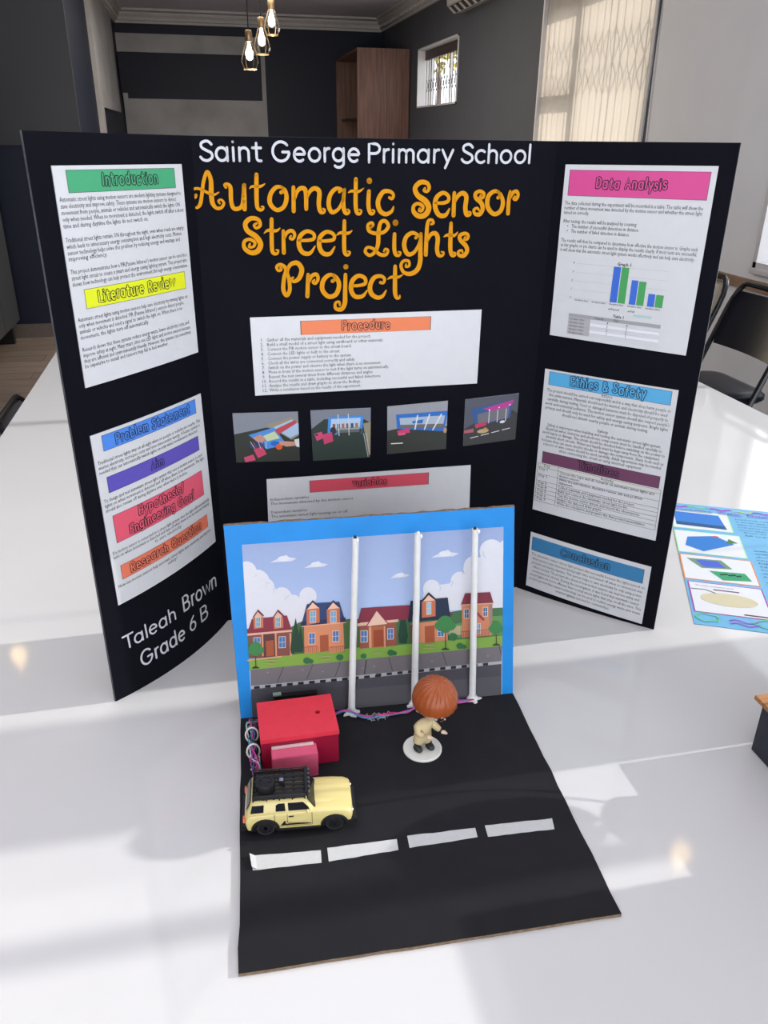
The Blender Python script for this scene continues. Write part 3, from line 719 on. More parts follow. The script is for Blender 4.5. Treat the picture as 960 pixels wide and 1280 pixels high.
def banner(o, f, x0, y0, x1, y1, col, lines, size, fy=None, dx=0, frame='3a3a44'):
    P = Print(f, .0020)
    P.rect(x0-.003, y0-.002, x1+.003, y1+.002, frame, 20, 1); P.rect(x0, y0, x1, y1, col, 20, 1)
    n = len(lines)
    P.off += .0004
    for i, t in enumerate(lines):
        yb = y0+(y1-y0)*((i+.5)/n)+size*.30/f.h
        bubble(P, f, t, (x0+x1)/2+dx, yb, size, text_mesh(t, 0, 1)[2]*size*1.05, col, i+n)
    P.build('heading_banner', o, label='coloured heading strip reading '+' '.join(lines))
def body(o, f, items, name='printed_text'):
    """items: (text, x, y, size, align[, width])"""
    P = Print(f, .0019, 0)
    for it in items:
        P.text(it[0], it[1], it[2], it[3], INK, it[4], width=it[5]*f.w if len(it) > 5 else None, offset=.0)
    P.build(name, o)
def paras(blocks, size, x=.02, right=.96, align='L'):
    out = []
    for y0, dy, lines in blocks:
        for i, s in enumerate(lines):
            out.append((s, x if align == 'L' else .5, y0+dy*i, size, align))
    return out
# --- introduction / literature review
o, f = sheet(SL, [(63, 207), (226, 205), (247, 440), (106, 485)], 'laminated white sheet with green Introduction and yellow Literature Review headings')
banner(o, f, .091, .02, .925, .112, '3f9f70', ['Introduction'], .021, dx=.05)
banner(o, f, .095, .54, .93, .627, 'd8e01c', ['Literature Review'], .021)
W = .94
body(o, f, [(s, .018, y, .0092, 'L', w) for s, y, w in (
 ('Automatic street lights using motion sensors are modern lighting systems designed to', .149, .95), ('save electricity and improve safety. These systems use motion sensors to detect', .177, .90),
 ('movement from people, animals or vehicles and automatically switch the lights ON', .205, .93), ('only when needed. When no movement is detected, the lights switch off after a short', .233, .96), ('time and during daytime the lights do not switch on.', .261, .64),
 ('Traditional street lights remain ON throughout the night, even when roads are empty,', .322, .95), ('which leads to unnecessary energy consumption and high electricity costs. Motion', .350, .92), ('sensor technology helps solve this problem by reducing energy and wastage and', .378, .90), ('improving efficiency.', .404, .28),
 ('This project demonstrates how a PIR(Passive Infrared ) motion sensor can be used in a', .462, .95), ('street light circuit to create a smart and energy saving lighting system. This project also', .490, .95), ('shows how technology can help protect the environment through energy conservation.', .518, .95),
 ('Automatic street lights using motion sensors help save electricity by turning lights on', .682, .92), ('only when movement is detected. PIR (Passive Infrared ) sensors detect people,', .710, .88), ('animals or vehicles and send a signal to switch the light on. When there is no', .738, .86), ('movement, the lights turn off automatically.', .766, .54),
 ('Research shows that these systems reduce energy waste, lower electricity costs, and', .824, .91), ('improve safety at night. Many smart cities use LED lights and motion sensors because', .852, .92), ('they are efficient and environmentally friendly. However, the systems can sometimes', .880, .92), ('be expensive to install and sensors may fail in bad weather.', .906, .69))])
# --- problem statement
o, f = sheet(SL, [(111.6, 545), (250, 491.5), (268.8, 676.6), (147.3, 756.6)], 'laminated white sheet with blue, purple, pink and orange headings on the left wing')
banner(o, f, .080, .019, .926, .101, '4a82d8', ['Problem Statement'], .021, dx=.02)
banner(o, f, .069, .245, .916, .332, '5a4fae', ['Aim'], .019)
banner(o, f, .066, .468, .914, .629, 'd8566c', ['Hypothesis/', 'Engineering Goal'], .022)
banner(o, f, .064, .770, .920, .855, 'e0765a', ['Research Question'], .022)
body(o, f, [(s, .02, y, .0092, 'L', w) for s, y, w in (
 ('Traditional street lights stay on all night when no people or vehicles are nearby. This', .165, .94), ('wastes electricity, increases costs and uses unnecessary energy. A better system is', .192, .93), ('needed that can automatically switch lights on only when movement is detected.', .219, .90),
 ('To design and test automatic street light system that uses a motion sensor to turn', .380, .92), ('lights on when movement is detected and off when there is no movement. The light', .408, .94), ('should also remain off during daytime even when there is motion.', .436, .74),
 ('If a motion sensor is connected to a street light system, then the light will automatically', .690, .95), ('turn on when movement is detected and turn off when there is no movement, helping', .716, .94),
 ('How can motion sensors help automatic street lights save electricity and improve', .898, .93))]+[('to save electricity.', .5, .742, .0092, 'C'), ('safety?', .5, .924, .0092, 'C')])
# --- procedure
o, f = sheet(SM, [(312.3, 396.7), (601.7, 386.7), (596, 479), (319, 494.3)], 'wide laminated sheet with orange Procedure heading and a numbered list')
banner(o, f, .209, .065, .769, .237, 'dd7b52', ['Procedure'], .021)
L = ['Gather all the materials and equipment needed for the project.', 'Build a small model of a street light using cardboard or other materials.', 'Connect the PIR motion sensor to the circuit board.', 'Connect the LED lights or bulb to the circuit.', 'Connect the power supply or battery to the system.', 'Check all the wires are connected correctly and safely.', 'Switch on the power and observe the light when there is no movement.', 'Move in front of the motion sensor to test if the light turns on automatically.', 'Repeat the test several times from different distances and angles.', 'Record the results in a table, including successful and failed detections.', 'Analyse the results and draw graphs to show the findings.', 'Write a conclusion based on the results of the experiment.']
wl_ = [.445, .50, .36, .31, .36, .375, .49, .525, .455, .49, .40, .40]
body(o, f, [('%d.' % (i+1), .035 if i < 9 else .03, .305+.0592*i, .0088, 'L') for i in range(12)]+[(s, .062, .305+.0592*i, .0088, 'L', w) for i, (s, w) in enumerate(zip(L, wl_))])
# --- variables
o, f = sheet(SM, [(333.1, 598.7), (588.1, 581), (585.6, 662), (336.6, 680)], 'laminated white sheet with pinkish red variables heading partly behind the blue backdrop')
k = .65
banner(o, f, .204, .10*k, .783, .37*k, 'd04e60', ['variables'], .020)
body(o, f, [('Independent variables', .013, .50*k, .0088, 'L'), ('The movement detected by the motion sensor.', .013, .60*k, .0088, 'L'), ('Dependent variables', .013, .80*k, .0088, 'L'), ('The automatic street light turning on or off.', .013, .90*k, .0088, 'L')])
# --- data analysis
o, f = sheet(SR, [(707.5, 205.5), (898.8, 207.5), (857.5, 444.3), (687.5, 418.3)], 'laminated white sheet with magenta Data Analysis heading and a blue and green bar chart')
banner(o, f, .038, .03, .960, .166, 'cc4a8c', ['Data Analysis'], .022, dx=-.03)
body(o, f, [(s, x, y, .0092, 'L', w) for s, x, y, w in (
 ('The data collected during the experiment will be recorded in a table. The table will show the', .02, .218, .93), ('number of times movement was detected by the motion sensor and whether the street light', .02, .244, .93), ('turned on correctly.', .02, .270, .18),
 ('After testing, the results will be analysed by counting:', .02, .318, .52), ('The number of successful detections in distance', .085, .346, .47), ('The number of failed detection in distance', .085, .374, .41),
 ('The results will then be compared to determine how effective the motion sensor is. Graphs such', .02, .428, .94), ('as bar graphs or pie charts can be used to display the results clearly. If most tests are successful,', .02, .454, .94), ('it will show that the automatic street light system works effectively and can help save electricity.', .02, .482, .93))]
 +[('\u2022', .052, .346, .0092, 'L'), ('\u2022', .052, .374, .0092, 'L')])
P = Print(f, .0019)
for k in range(5): y = .545+.0512*k; P.rect(.15, y, .80, y+.0015, 'b4b6bc')
for k in range(5): P.text(str(4-k), .125, .55+.0512*k, .006, INK)
P.text('Graph 1', .49, .538, .008, INK, 'C', offset=.02)
for x0, x1, y, c in ((.421, .472, .545, '3867c8'), (.478, .530, .545, '449a58'), (.558, .604, .611, '3867c8'), (.610, .660, .614, '449a58'), (.685, .732, .678, '3867c8'), (.738, .790, .679, '449a58')): P.rect(x0, y, x1, .75, c)
for i in range(5): P.text('time taken to detect', .165+i*.128, .766, .0055, INK, width=.10*f.w)
P.rect(.42, .788, .432, .795, '3867c8'); P.text('Passed', .437, .796, .0058, INK); P.rect(.56, .788, .572, .795, '449a58'); P.text('Fail', .577, .796, .0058, INK)
P.rect(.60, .805, .73, .818, 'a9c4c4')
P.text('Table 1', .46, .838, .007, INK, offset=.02)
P.rect(.133, .846, .80, .866, '9a9a9e'); P.rect(.133, .866, .30, .972, 'a8a8ac')
for k in range(5): P.rect(.30, .868+.0212*k, .80, .887+.0212*k, 'dcdde2' if k % 2 else 'c9cad0'); P.text('time taken to detect', .145, .884+.0212*k, .0066, INK, width=.11*f.w)
for k in range(4):
    P.text(str(4-k), .42, .884+.0212*k, .0066, INK); P.text(str(4-k), .56, .884+.0212*k, .0066, INK)
P.text('Passed', .33, .862, .006, INK); P.text('Fail', .47, .862, .006, INK)
P.build('bar_chart', o, label='small printed bar chart with paired blue and green bars and a grey table')
# --- ethics & safety, timelines
o, f = sheet(SR, [(681.9, 460.5), (848.6, 487.6), (819.6, 675.6), (666, 635.9)], 'laminated white sheet with light blue Ethics & Safety and plum Timelines headings')
banner(o, f, .041, .014, .957, .097, '55a6d6', ['Ethics & Safety'], .024)
banner(o, f, .046, .559, .964, .637, '6b3f5c', ['Timelines'], .021)
E1 = ['The project should be carried out responsibly and in a way that does harm people or', 'the environment. Materials should not be wasted, and electricity should be used', 'carefully during testing. Used or damaged batteries must be disposed of properly to', 'avoid environmental pollution. The motion sensor system should also respect people\'s', 'privacy and should only be used for safety and energy saving purposes. Bright lights', 'should not disturb nearby people or animals during testing.']
E2 = ['Safety is important when building and testing the automatic street light system.', 'Electrical wires, batteries and electronic components must be handled carefully to', 'avoid injury or damage. The circuit should be checked before switching on the power to', 'prevent short circuits. Water and liquids must be kept away from the equipment', 'because they can cause electric shocks or damage the components. Sharp tools such as', 'scissors or wire cutters should be used carefully. Adult supervision may be needed', 'when connecting the circuit or using electrical equipment.']
body(o, f, [('Ethics', .5, .118, .0092, 'C'), ('Safety', .5, .350, .0092, 'C')]+[(s, .5, .143+.0295*i, .0092, 'C', (.94, .90, .92, .95, .94, .66)[i]) for i, s in enumerate(E1)]+[(s, .5, .376+.0272*i, .0092, 'C', (.88, .90, .95, .88, .95, .92, .65)[i]) for i, s in enumerate(E2)])
P = Print(f, .0019); rows = [.645, .672, .722, .772, .802, .832, .862, .892, .925]
P.rect(.011, .645, .985, .672, 'c9c9c4')
for y in rows: P.rect(.011, y, .985, y+.002, '505058')
for x in (.011, .185, .983): P.rect(x, .645, x+.0028, .927, '505058')
P.text('Day', .09, .665, .0085, INK, 'C'); P.text('Activity', .58, .665, .0085, INK, 'C')
for i, y in enumerate((.692, .742, .794, .824, .854, .884, .914)): P.text('Day %d' % (i+1), .025, y, .0085, INK)
for s, y, w in (('Choose the topic and do research on automatic street lights and', .690, .74), ('motion sensors.', .713, .17), ('Write the introduction, literature review, aim and problem', .740, .66), ('statement.', .763, .12), ('Collect materials and equipment needed for the project.', .794, .61), ('Build and connect the automatic street light model.', .824, .56), ('Test the motion sensor system and record the observations.', .854, .66), ('Analyse the data and draw graphs.', .884, .37), ('Write the conclusion and prepare the final project presentation.', .914, .71)):
    P.text(s, .20, y, .0086, INK, width=w*f.w, offset=.0)
P.build('timeline_table', o)
# --- conclusion
o, f = sheet(SR, [(664, 664.2), (814.6, 708.3), (802.5, 779.6), (657.7, 730.8)], 'laminated white sheet with steel blue Conclusion heading at the foot of the right wing')
banner(o, f, .023, .074, .952, .312, '3579a8', ['Conclusion'], .023)
C1 = ['The automatic sensor street light project was successful because the lights turned on', 'when motion was detected during night time and turned off when no movement was', 'present and during daytime. This system helps to save electricity by only using power', 'when needed. The project also showed how motion sensors can improve safety and', 'convenience in streets. During the investigation, it was found that automatic sensor', 'street lights are more efficient than normal street lights that stay on all the time. This', 'project proved that sensor technology can be used to reduce energy waste and create', 'smarter lighting systems for communities.']
body(o, f, [(s, .5, .40+.0755*i, .0092, 'C', (.95, .93, .93, .90, .91, .95, .95, .46)[i]) for i, s in enumerate(C1)])

# --- four small photographs
def photo(px, label, draw):
    f = Frame(SM, px); bm = bmesh.new()
    t = [f.M(*q, .0012) for q in ((0, 0), (1, 0), (1, 1), (0, 1))]; b = [f.M(*q, .0002) for q in ((0, 0), (1, 0), (1, 1), (0, 1))]
    hexa(bm, b, t); o = link('photo_print', finish(bm), M_PAPER, bd, label)
    P = Print(f, .0013, .00002); draw(P); P.build('printed_picture', o, M_PRINT)
def ph1(P):
    P.rect(0, 0, 1, 1, '7c808a'); P.poly([(0, .42), (.5, .30), (1, .45), (1, 1), (0, 1)], '30342f')
    P.poly([(.5, .24), (.9, .10), (1, .2), (1, .47), (.88, .56)], '8d8672'); P.poly([(.60, .30), (.90, .15), (1, .24), (1, .44), (.86, .52)], '9db4cf')
    P.poly([(.22, .44), (.62, .30), (.80, .66), (.48, .74)], '4b86cc'); P.poly([(.44, .47), (.62, .38), (.70, .52), (.50, .58)], 'b7c69a')
    P.poly([(.62, .35), (.95, .16), (.98, .22), (.68, .45)], 'b0454f')
    P.ell(.62, .63, .07, .05, '2a5fae'); P.ell(.68, .70, .05, .06, 'cf5a2a')
    P.poly([(.28, .50), (.40, .43), (.48, .52), (.44, .60), (.34, .58)], 'b98877'); P.poly([(.70, .58), (.92, .60), (.96, .68), (.80, .70), (.68, .64)], 'bd8a78')
    P.poly([(.92, .56), (1, .54), (1, .72), (.95, .70)], 'c9cbcc'); P.ell(.33, .66, .11, .07, '33405c')
    P.poly([(.28, .74), (.42, .68), (.48, .84), (.34, .92)], 'bf4566'); P.poly([(.12, .90), (.27, .84), (.30, .96), (.14, 1)], 'c04a6b')
    for k in range(7): P.line([(.24+.04*k, .58), (.30+.03*k, .72)], .008, ('c0c4d0', '9a3550', '303440')[k % 3])
def dio(P, x0, x1, y0, y1, tilt=0):
    q = lambda x, y: (x0+(x1-x0)*x+tilt*(1-y), y0+(y1-y0)*y)
    P.poly([q(0, 0), q(1, 0), q(1, 1), q(0, 1)], '3f86d0'); P.poly([q(.08, .12), q(.92, .12), q(.92, .9), q(.08, .9)], 'a8bfd8'); P.poly([q(.08, .62), q(.92, .62), q(.92, .9), q(.08, .9)], '8f9a94')
    P.poly([q(.08, .74), q(.92, .74), q(.92, .9), q(.08, .9)], '5c6066')
    for k in range(6): a, b = q(.13+.13*k, .40), q(.22+.13*k, .66); P.rect(a[0], a[1], b[0], b[1], ('8a4a3c', '3b4a68', '9c6a50')[k % 3])
def ph2(P):
    P.rect(0, 0, 1, 1, '757a85'); P.poly([(0, .36), (.22, .18), (.9, .22), (1, .30), (1, 1), (0, 1)], '2e3a35')
    dio(P, .26, .85, .14, .50, .03); P.poly([(.87, .30), (1, .28), (1, .95), (.97, .95)], '8d8672'); P.ell(.36, .42, .05, .08, '2c3036')
    for x in (.45, .62): P.line([(x, .10), (x+.01, .52)], .012, 'c8ccd2')
    P.poly([(.04, .46), (.16, .42), (.22, .54), (.08, .60)], 'c24a72'); P.poly([(.18, .48), (.34, .44), (.36, .62), (.20, .68)], 'bb4168'); P.rect(.06, .46, .1, .50, '40303c')
    P.line([(.88, .5), (.96, .98)], .01, 'b9bcc0'); P.line([(.93, .5), (.98, .9)], .008, 'b9bcc0')
def ph3(P):
    P.rect(0, 0, 1, 1, '90929a'); P.poly([(0, .50), (.25, .46), (1, .52), (1, 1), (0, 1)], '343833')
    P.poly([(.14, .18), (1, .20), (1, .27), (.95, .62), (.16, .48)], '2a6ab8'); P.poly([(.20, .26), (.96, .29), (.93, .55), (.22, .46)], 'a3b2c2'); P.poly([(.21, .40), (.94, .46), (.93, .55), (.22, .47)], '6a6560')
    for a, b in (((.50, .24), (.46, .52)), ((.70, .24), (.62, .54)), ((.90, .26), (.76, .57))): P.line([a, b], .022, 'd6d6d4')
    P.poly([(.16, .52), (.36, .48), (.38, .58), (.18, .60)], 'c23f68'); P.rect(.18, .57, .30, .62, 'd0587e'); P.poly([(.06, .77), (.26, .78), (.26, .80), (.06, .79)], 'e0e0de'); P.ell(.97, .60, .03, .06, 'b09078')
def ph4(P):
    P.rect(0, 0, 1, 1, '51545f'); P.poly([(0, .62), (.25, .50), (.9, .34), (1, .42), (1, 1), (0, 1)], '3a3b3c')
    P.poly([(.10, .22), (.9, .12), (.86, .50), (.22, .60)], '33568c'); P.poly([(.34, .24), (.92, .12), (.88, .22), (.62, .36)], 'b03a86'); P.poly([(.24, .34), (.84, .26), (.82, .50), (.26, .56)], '6c6a74')
    for x in (.46, .62, .78): P.line([(x, .30), (x+.0, .56)], .014, 'c8c8cc')
    for x, y in ((.46, .28), (.64, .25), (.84, .22)): P.ell(x, y, .012, .014, 'fff4fa')
    P.poly([(.20, .56), (.40, .52), (.42, .60), (.22, .64)], 'b83a58'); P.poly([(0, .66), (.18, .64), (.18, .72), (0, .72)], 'a85a6c'); P.ell(.36, .72, .11, .045, 'b4a276'); P.ell(.40, .68, .04, .03, 'c08060')
    P.ell(.72, .57, .05, .03, 'd6d6d6')
    for k in range(4): P.line([(.13+.2*k, .84-.03*k), (.27+.2*k, .82-.03*k)], .016, 'd8d8d8')
photo([(290.4, 516.5), (372.3, 514.4), (374.8, 575.4), (295.6, 577.9)], 'small photograph of two hands wiring the model, leftmost of four in a row', ph1)
photo([(387.9, 512.9), (463.3, 509.6), (462.7, 571.3), (391.5, 575.8)], 'small photograph of the half built model with a blue backdrop and pink boxes', ph2)
photo([(484, 508.1), (559.6, 500.8), (557.3, 560.8), (484, 567.5)], 'small photograph of the model with three leaning white poles', ph3)
photo([(581.5, 499.2), (648.5, 491.5), (643.8, 548.8), (578.8, 557.5)], 'small photograph of the model glowing pink in the dark, rightmost of four', ph4)

# --- big orange curly title (stroke by stroke on the middle panel)
CR = {'A': (230, 200, 8), 'B': (340, 200, 6), 'C': (500, 210, 6), 'D': (290, 260, 6), 'E': (440, 260, 6), 'F': (330, 310, 4.8)}
TITLE = [('A', [[(92, 468, 16), (130, 476, 28), (162, 440, 40), (178, 350, 38), (196, 210, 38), (232, 118, 40), (268, 200, 48), (272, 320, 54), (284, 425, 50), (322, 478, 38), (372, 476, 34), (398, 432, 30), (372, 396, 24), (342, 408, 22), (356, 432, 24)],
  [(104, 352, 20), (124, 350, 24), (112, 376, 24), (82, 350, 26), (80, 305, 26), (120, 284, 28), (180, 296, 30), (235, 326, 30), (295, 348, 26), (348, 322, 14)],
  [(418, 272, 32), (402, 248, 24), (430, 238, 30), (464, 275, 46), (470, 400, 46), (492, 476, 46), (540, 486, 42), (586, 440, 44), (600, 250, 40)], [(602, 250, 42), (606, 490, 48)],
  [(724, 146, 44), (724, 300, 48), (730, 460, 44), (760, 498, 36), (792, 488, 24), (792, 466, 18), (774, 466, 18)], [(656, 284, 12), (682, 264, 26), (760, 264, 30), (808, 238, 12)]]),
 ('B', [[(68, 242, 32), (88, 230, 24), (70, 204, 24), (28, 206, 32), (-12, 258, 36), (-14, 326, 38), (34, 374, 32), (86, 352, 34), (108, 290, 36), (98, 228, 30), (70, 202, 20)],
  [(160, 206, 32), (162, 382, 34)], [(170, 290, 22), (190, 232, 30), (224, 210, 34), (252, 236, 36), (256, 366, 32)], [(262, 280, 22), (286, 232, 30), (322, 212, 34), (354, 240, 38), (350, 330, 36), (362, 386, 32), (388, 392, 22), (396, 374, 16), (382, 366, 16)],
  [(504, 238, 24), (520, 220, 22), (480, 214, 30), (438, 258, 34), (424, 330, 36), (448, 390, 34), (498, 366, 26), (532, 296, 24), (542, 222, 24)], [(542, 222, 26), (534, 330, 34), (548, 392, 34), (572, 398, 22), (580, 380, 14), (566, 370, 14)],
  [(628, 144, 32), (626, 330, 34), (636, 394, 30), (660, 402, 22), (670, 380, 14), (654, 372, 14)], [(572, 244, 10), (598, 232, 22), (648, 236, 22), (686, 212, 8)], [(729, 156, 46), (729.5, 157, 46)],
  [(726, 236, 32), (722, 340, 34), (736, 396, 30), (758, 400, 22), (767, 380, 14), (752, 374, 14)], [(880, 282, 24), (900, 290, 22), (910, 262, 24), (884, 236, 28), (832, 240, 34), (794, 310, 38), (808, 378, 36), (850, 406, 32), (894, 386, 26), (910, 352, 14)]]),
 ('C', [[(186, 152, 20), (178, 168, 22), (202, 176, 22), (218, 148, 28), (200, 112, 32), (150, 108, 36), (112, 150, 38), (132, 205, 40), (190, 248, 44), (214, 300, 44), (188, 350, 42), (140, 360, 38), (102, 328, 34), (102, 284, 28), (136, 266, 26), (170, 288, 26), (164, 318, 22), (142, 320, 20), (146, 304, 18)],
  [(264, 262, 22), (320, 262, 26), (360, 246, 28), (360, 208, 28), (320, 186, 30), (272, 222, 36), (262, 290, 38), (290, 350, 36), (338, 354, 32), (370, 306, 14)], [(406, 188, 30), (400, 354, 34)], [(410, 252, 22), (436, 206, 30), (470, 188, 34), (496, 216, 36), (488, 296, 36), (498, 348, 34), (524, 350, 20), (528, 332, 14), (514, 328, 14)],
  [(604, 204, 18), (598, 222, 20), (620, 222, 22), (628, 192, 24), (600, 174, 26), (566, 190, 30), (568, 224, 32), (608, 262, 34), (618, 308, 34), (596, 346, 32), (562, 344, 26), (552, 314, 22), (576, 300, 20), (590, 316, 18)],
  [(734, 222, 28), (750, 208, 22), (736, 180, 24), (700, 176, 30), (660, 216, 36), (656, 290, 36), (700, 344, 32), (750, 324, 34), (770, 262, 34), (756, 204, 28), (732, 178, 20)],
  [(824, 176, 22), (814, 240, 30), (808, 340, 32)], [(824, 226, 20), (844, 186, 28), (874, 176, 28), (884, 206, 26), (868, 236, 22), (850, 230, 20), (860, 214, 18)]]),
 ('D', [[(186, 114, 20), (164, 128, 20), (182, 150, 22), (212, 128, 26), (196, 86, 30), (140, 78, 36), (100, 116, 38), (116, 170, 40), (180, 214, 44), (214, 272, 44), (190, 324, 42), (140, 334, 38), (94, 300, 34), (92, 252, 28), (130, 234, 26), (170, 256, 26), (162, 288, 22), (128, 292, 20), (134, 268, 18)],
  [(296, 84, 32), (298, 270, 34), (306, 332, 32), (336, 342, 22), (348, 318, 14), (332, 314, 14)], [(240, 188, 8), (272, 166, 24), (330, 170, 24), (360, 150, 8)], [(384, 172, 28), (388, 334, 34)], [(392, 226, 20), (414, 182, 28), (450, 170, 28), (470, 200, 26), (456, 232, 22), (434, 226, 20), (442, 208, 16)],
  [(502, 242, 22), (560, 242, 26), (612, 230, 28), (610, 192, 28), (560, 174, 30), (510, 212, 36), (502, 280, 38), (532, 334, 36), (584, 338, 30), (622, 286, 12)], [(652, 246, 22), (710, 246, 26), (762, 234, 28), (760, 196, 28), (710, 178, 30), (662, 216, 36), (654, 284, 38), (682, 338, 36), (734, 342, 30), (770, 290, 12)],
  [(842, 98, 30), (840, 280, 34), (848, 342, 30), (874, 350, 22), (884, 330, 14), (868, 324, 14)], [(782, 204, 8), (812, 186, 24), (870, 188, 24), (900, 168, 8)]]),
 ('E', [[(148, 140, 20), (132, 152, 18), (158, 128, 20), (146, 110, 22), (118, 128, 24), (128, 172, 28), (180, 190, 28), (240, 178, 28), (272, 136, 30), (250, 98, 28), (214, 108, 30), (198, 180, 34), (194, 270, 34), (170, 330, 28), (130, 354, 26), (98, 326, 26), (116, 294, 22), (160, 306, 24), (206, 346, 28), (252, 350, 26), (270, 318, 20), (250, 306, 18), (240, 322, 20)],
  [(325, 110, 48), (325.5, 110, 48)], [(318, 196, 30), (316, 300, 32), (328, 348, 30), (354, 354, 20), (364, 334, 14), (348, 328, 14)],
  [(478, 222, 26), (492, 202, 22), (450, 186, 30), (406, 216, 34), (390, 280, 36), (416, 344, 34), (464, 332, 28), (504, 262, 24), (516, 192, 24)], [(516, 192, 26), (512, 300, 34), (510, 400, 38), (488, 462, 38), (440, 492, 34), (388, 482, 28), (366, 432, 26), (386, 396, 24), (424, 398, 22), (428, 432, 20), (402, 440, 18), (404, 422, 16)],
  [(594, 120, 20), (610, 112, 20), (600, 90, 22), (574, 94, 26), (562, 140, 30), (556, 240, 32), (552, 348, 34)], [(564, 244, 22), (590, 198, 30), (624, 190, 34), (642, 228, 36), (636, 306, 34), (648, 352, 30), (676, 356, 20), (688, 334, 14), (670, 328, 14)],
  [(742, 114, 28), (738, 200, 34), (736, 300, 34), (746, 350, 30), (768, 356, 20), (774, 338, 14), (758, 332, 14)], [(686, 216, 8), (714, 202, 24), (764, 206, 24), (792, 180, 8)],
  [(848, 218, 18), (842, 234, 20), (864, 232, 22), (870, 204, 24), (846, 190, 26), (808, 206, 30), (812, 240, 32), (850, 280, 34), (862, 320, 34), (838, 356, 32), (802, 354, 26), (796, 328, 22), (820, 316, 18), (828, 332, 16)]]),
 ('F', [[(98, 116, 16), (104, 130, 16), (84, 134, 18), (76, 110, 20), (102, 98, 20), (132, 128, 26), (120, 180, 26), (116, 250, 28), (136, 284, 26), (154, 250, 26), (150, 190, 24), (140, 140, 20), (160, 98, 26), (200, 90, 30), (226, 128, 32), (212, 178, 30), (182, 200, 22), (162, 188, 18), (174, 176, 14)],
  [(264, 160, 24), (260, 288, 28)], [(268, 206, 18), (286, 168, 24), (314, 158, 24), (324, 186, 22), (308, 212, 18), (292, 204, 16), (302, 190, 14)],
  [(410, 198, 24), (426, 186, 18), (412, 162, 20), (384, 164, 26), (354, 198, 30), (350, 250, 30), (386, 290, 28), (430, 278, 30), (450, 226, 30), (438, 182, 26), (414, 160, 18)], [(490, 112, 34), (490.4, 112, 34)],
  [(488, 160, 24), (486, 260, 28), (484, 330, 30), (464, 366, 28), (430, 362, 22), (428, 330, 18), (450, 322, 16), (454, 342, 14)], [(530, 226, 18), (570, 224, 20), (606, 212, 24), (604, 180, 24), (566, 166, 26), (530, 196, 30), (522, 250, 30), (546, 290, 28), (590, 288, 24), (618, 254, 10)],
  [(698, 206, 20), (716, 208, 18), (722, 184, 20), (700, 168, 22), (660, 178, 28), (636, 225, 30), (642, 270, 30), (676, 296, 26), (710, 288, 22), (732, 254, 10)], [(786, 110, 24), (785, 200, 28), (786, 270, 28), (796, 298, 22), (812, 298, 14), (814, 284, 10)], [(742, 186, 8), (764, 174, 18), (804, 174, 18), (830, 160, 8)]])]
P = Print(PlainFrame(SM), .0011, 0)
_cx = {}
def px2ab(u, v): return SM.inv(u, v)
for key, strokes in TITLE:
    ox, oy, s = CR[key]
    for st in strokes:
        pts = []
        for (x, y, w) in catmull(st, 6):
            u, v = ox+x/s, oy+y/s; a, b = SM.inv(u, v); a2, _ = SM.inv(u+1, v); pts.append((a, b, w*.91/s*(a2-a)))
        P.line(pts, 0, 'cc8a05')
P.build('title_lettering', bd, M_PRINTM, 'curly orange lettering reading Automatic Sensor Street Lights Project')
P = Print(PlainFrame(SM), .0011, 0)
word(P, SM, 'Saint', (250, 200.5), (326.5, 201), (250.5, 176.3)); word(P, SM, 'George', (339.5, 201.3), (448.6, 202), (339.5, 177)); word(P, SM, 'Primary', (458.5, 202.6), (565.5, 203), (458.5, 179)); word(P, SM, 'School', (576, 203.2), (661, 203.5), (576, 180.3))
P.build('school_lettering', bd, M_PRINTM, 'white rounded lettering reading Saint George Primary School')
P = Print(PlainFrame(SL), .0011, 0)
word(P, SL, 'Taleah', (155, 812.5), (219, 773.5), (152.2, 796.5), .095); word(P, SL, 'Brown', (228.6, 764.8), (269.5, 732), (225.8, 747), .095)
word(P, SL, 'Grade', (176.8, 833.5), (231, 797.5), (174, 816), .095); word(P, SL, '6', (237, 790), (244.5, 784.5), (234.6, 774), .095); word(P, SL, 'B', (250.3, 778.2), (259.3, 770.6), (248, 761.5), .095)
P.build('name_lettering', bd, M_PRINTM, 'slanting white lettering with the pupil\'s name and Grade 6 B')

# ================================================================= STREET DIORAMA
bz = .006
dFL, dFR, dBR, dBL = onz(298, 1217, bz), onz(777, 1142, bz), onz(641, 866.5, bz), onz(301, 898, bz)
dm = empty('street_diorama', ((dFL.x+dFR.x)/2, (dFL.y+dBL.y)/2, T), 0, 'cardboard street model with black road base and bright blue backdrop in front of the board', 'model')
def edge_pts(a, b, n, amp):
    a, b = Vector(a), Vector(b); t = (b-a).normalized(); s = Vector((-t.y, t.x, 0)); r = random.Random(int(a.x*1e4))
    return [a+(b-a)*i/n+s*(r.uniform(-amp, amp) if 0 < i < n else 0) for i in range(n)]
ring = edge_pts(dFL, dFR, 14, .0006)+edge_pts(dFR, dBR, 14, .0012)+edge_pts(dBR, dBL, 6, 0)+edge_pts(dBL, dFL, 14, .0012)
bm = bmesh.new(); prism(bm, [(p.x, p.y, T+.0005) for p in ring], (0, 0, .0048)); link('cardboard_layer', finish(bm), M_CARDB, dm, 'brown corrugated cardboard layer')
bm = bmesh.new(); prism(bm, [(p.x, p.y, T+.0053) for p in ring], (0, 0, .0007)); link('base_board', finish(bm), M_BLACKCARD, dm, 'black card road surface')
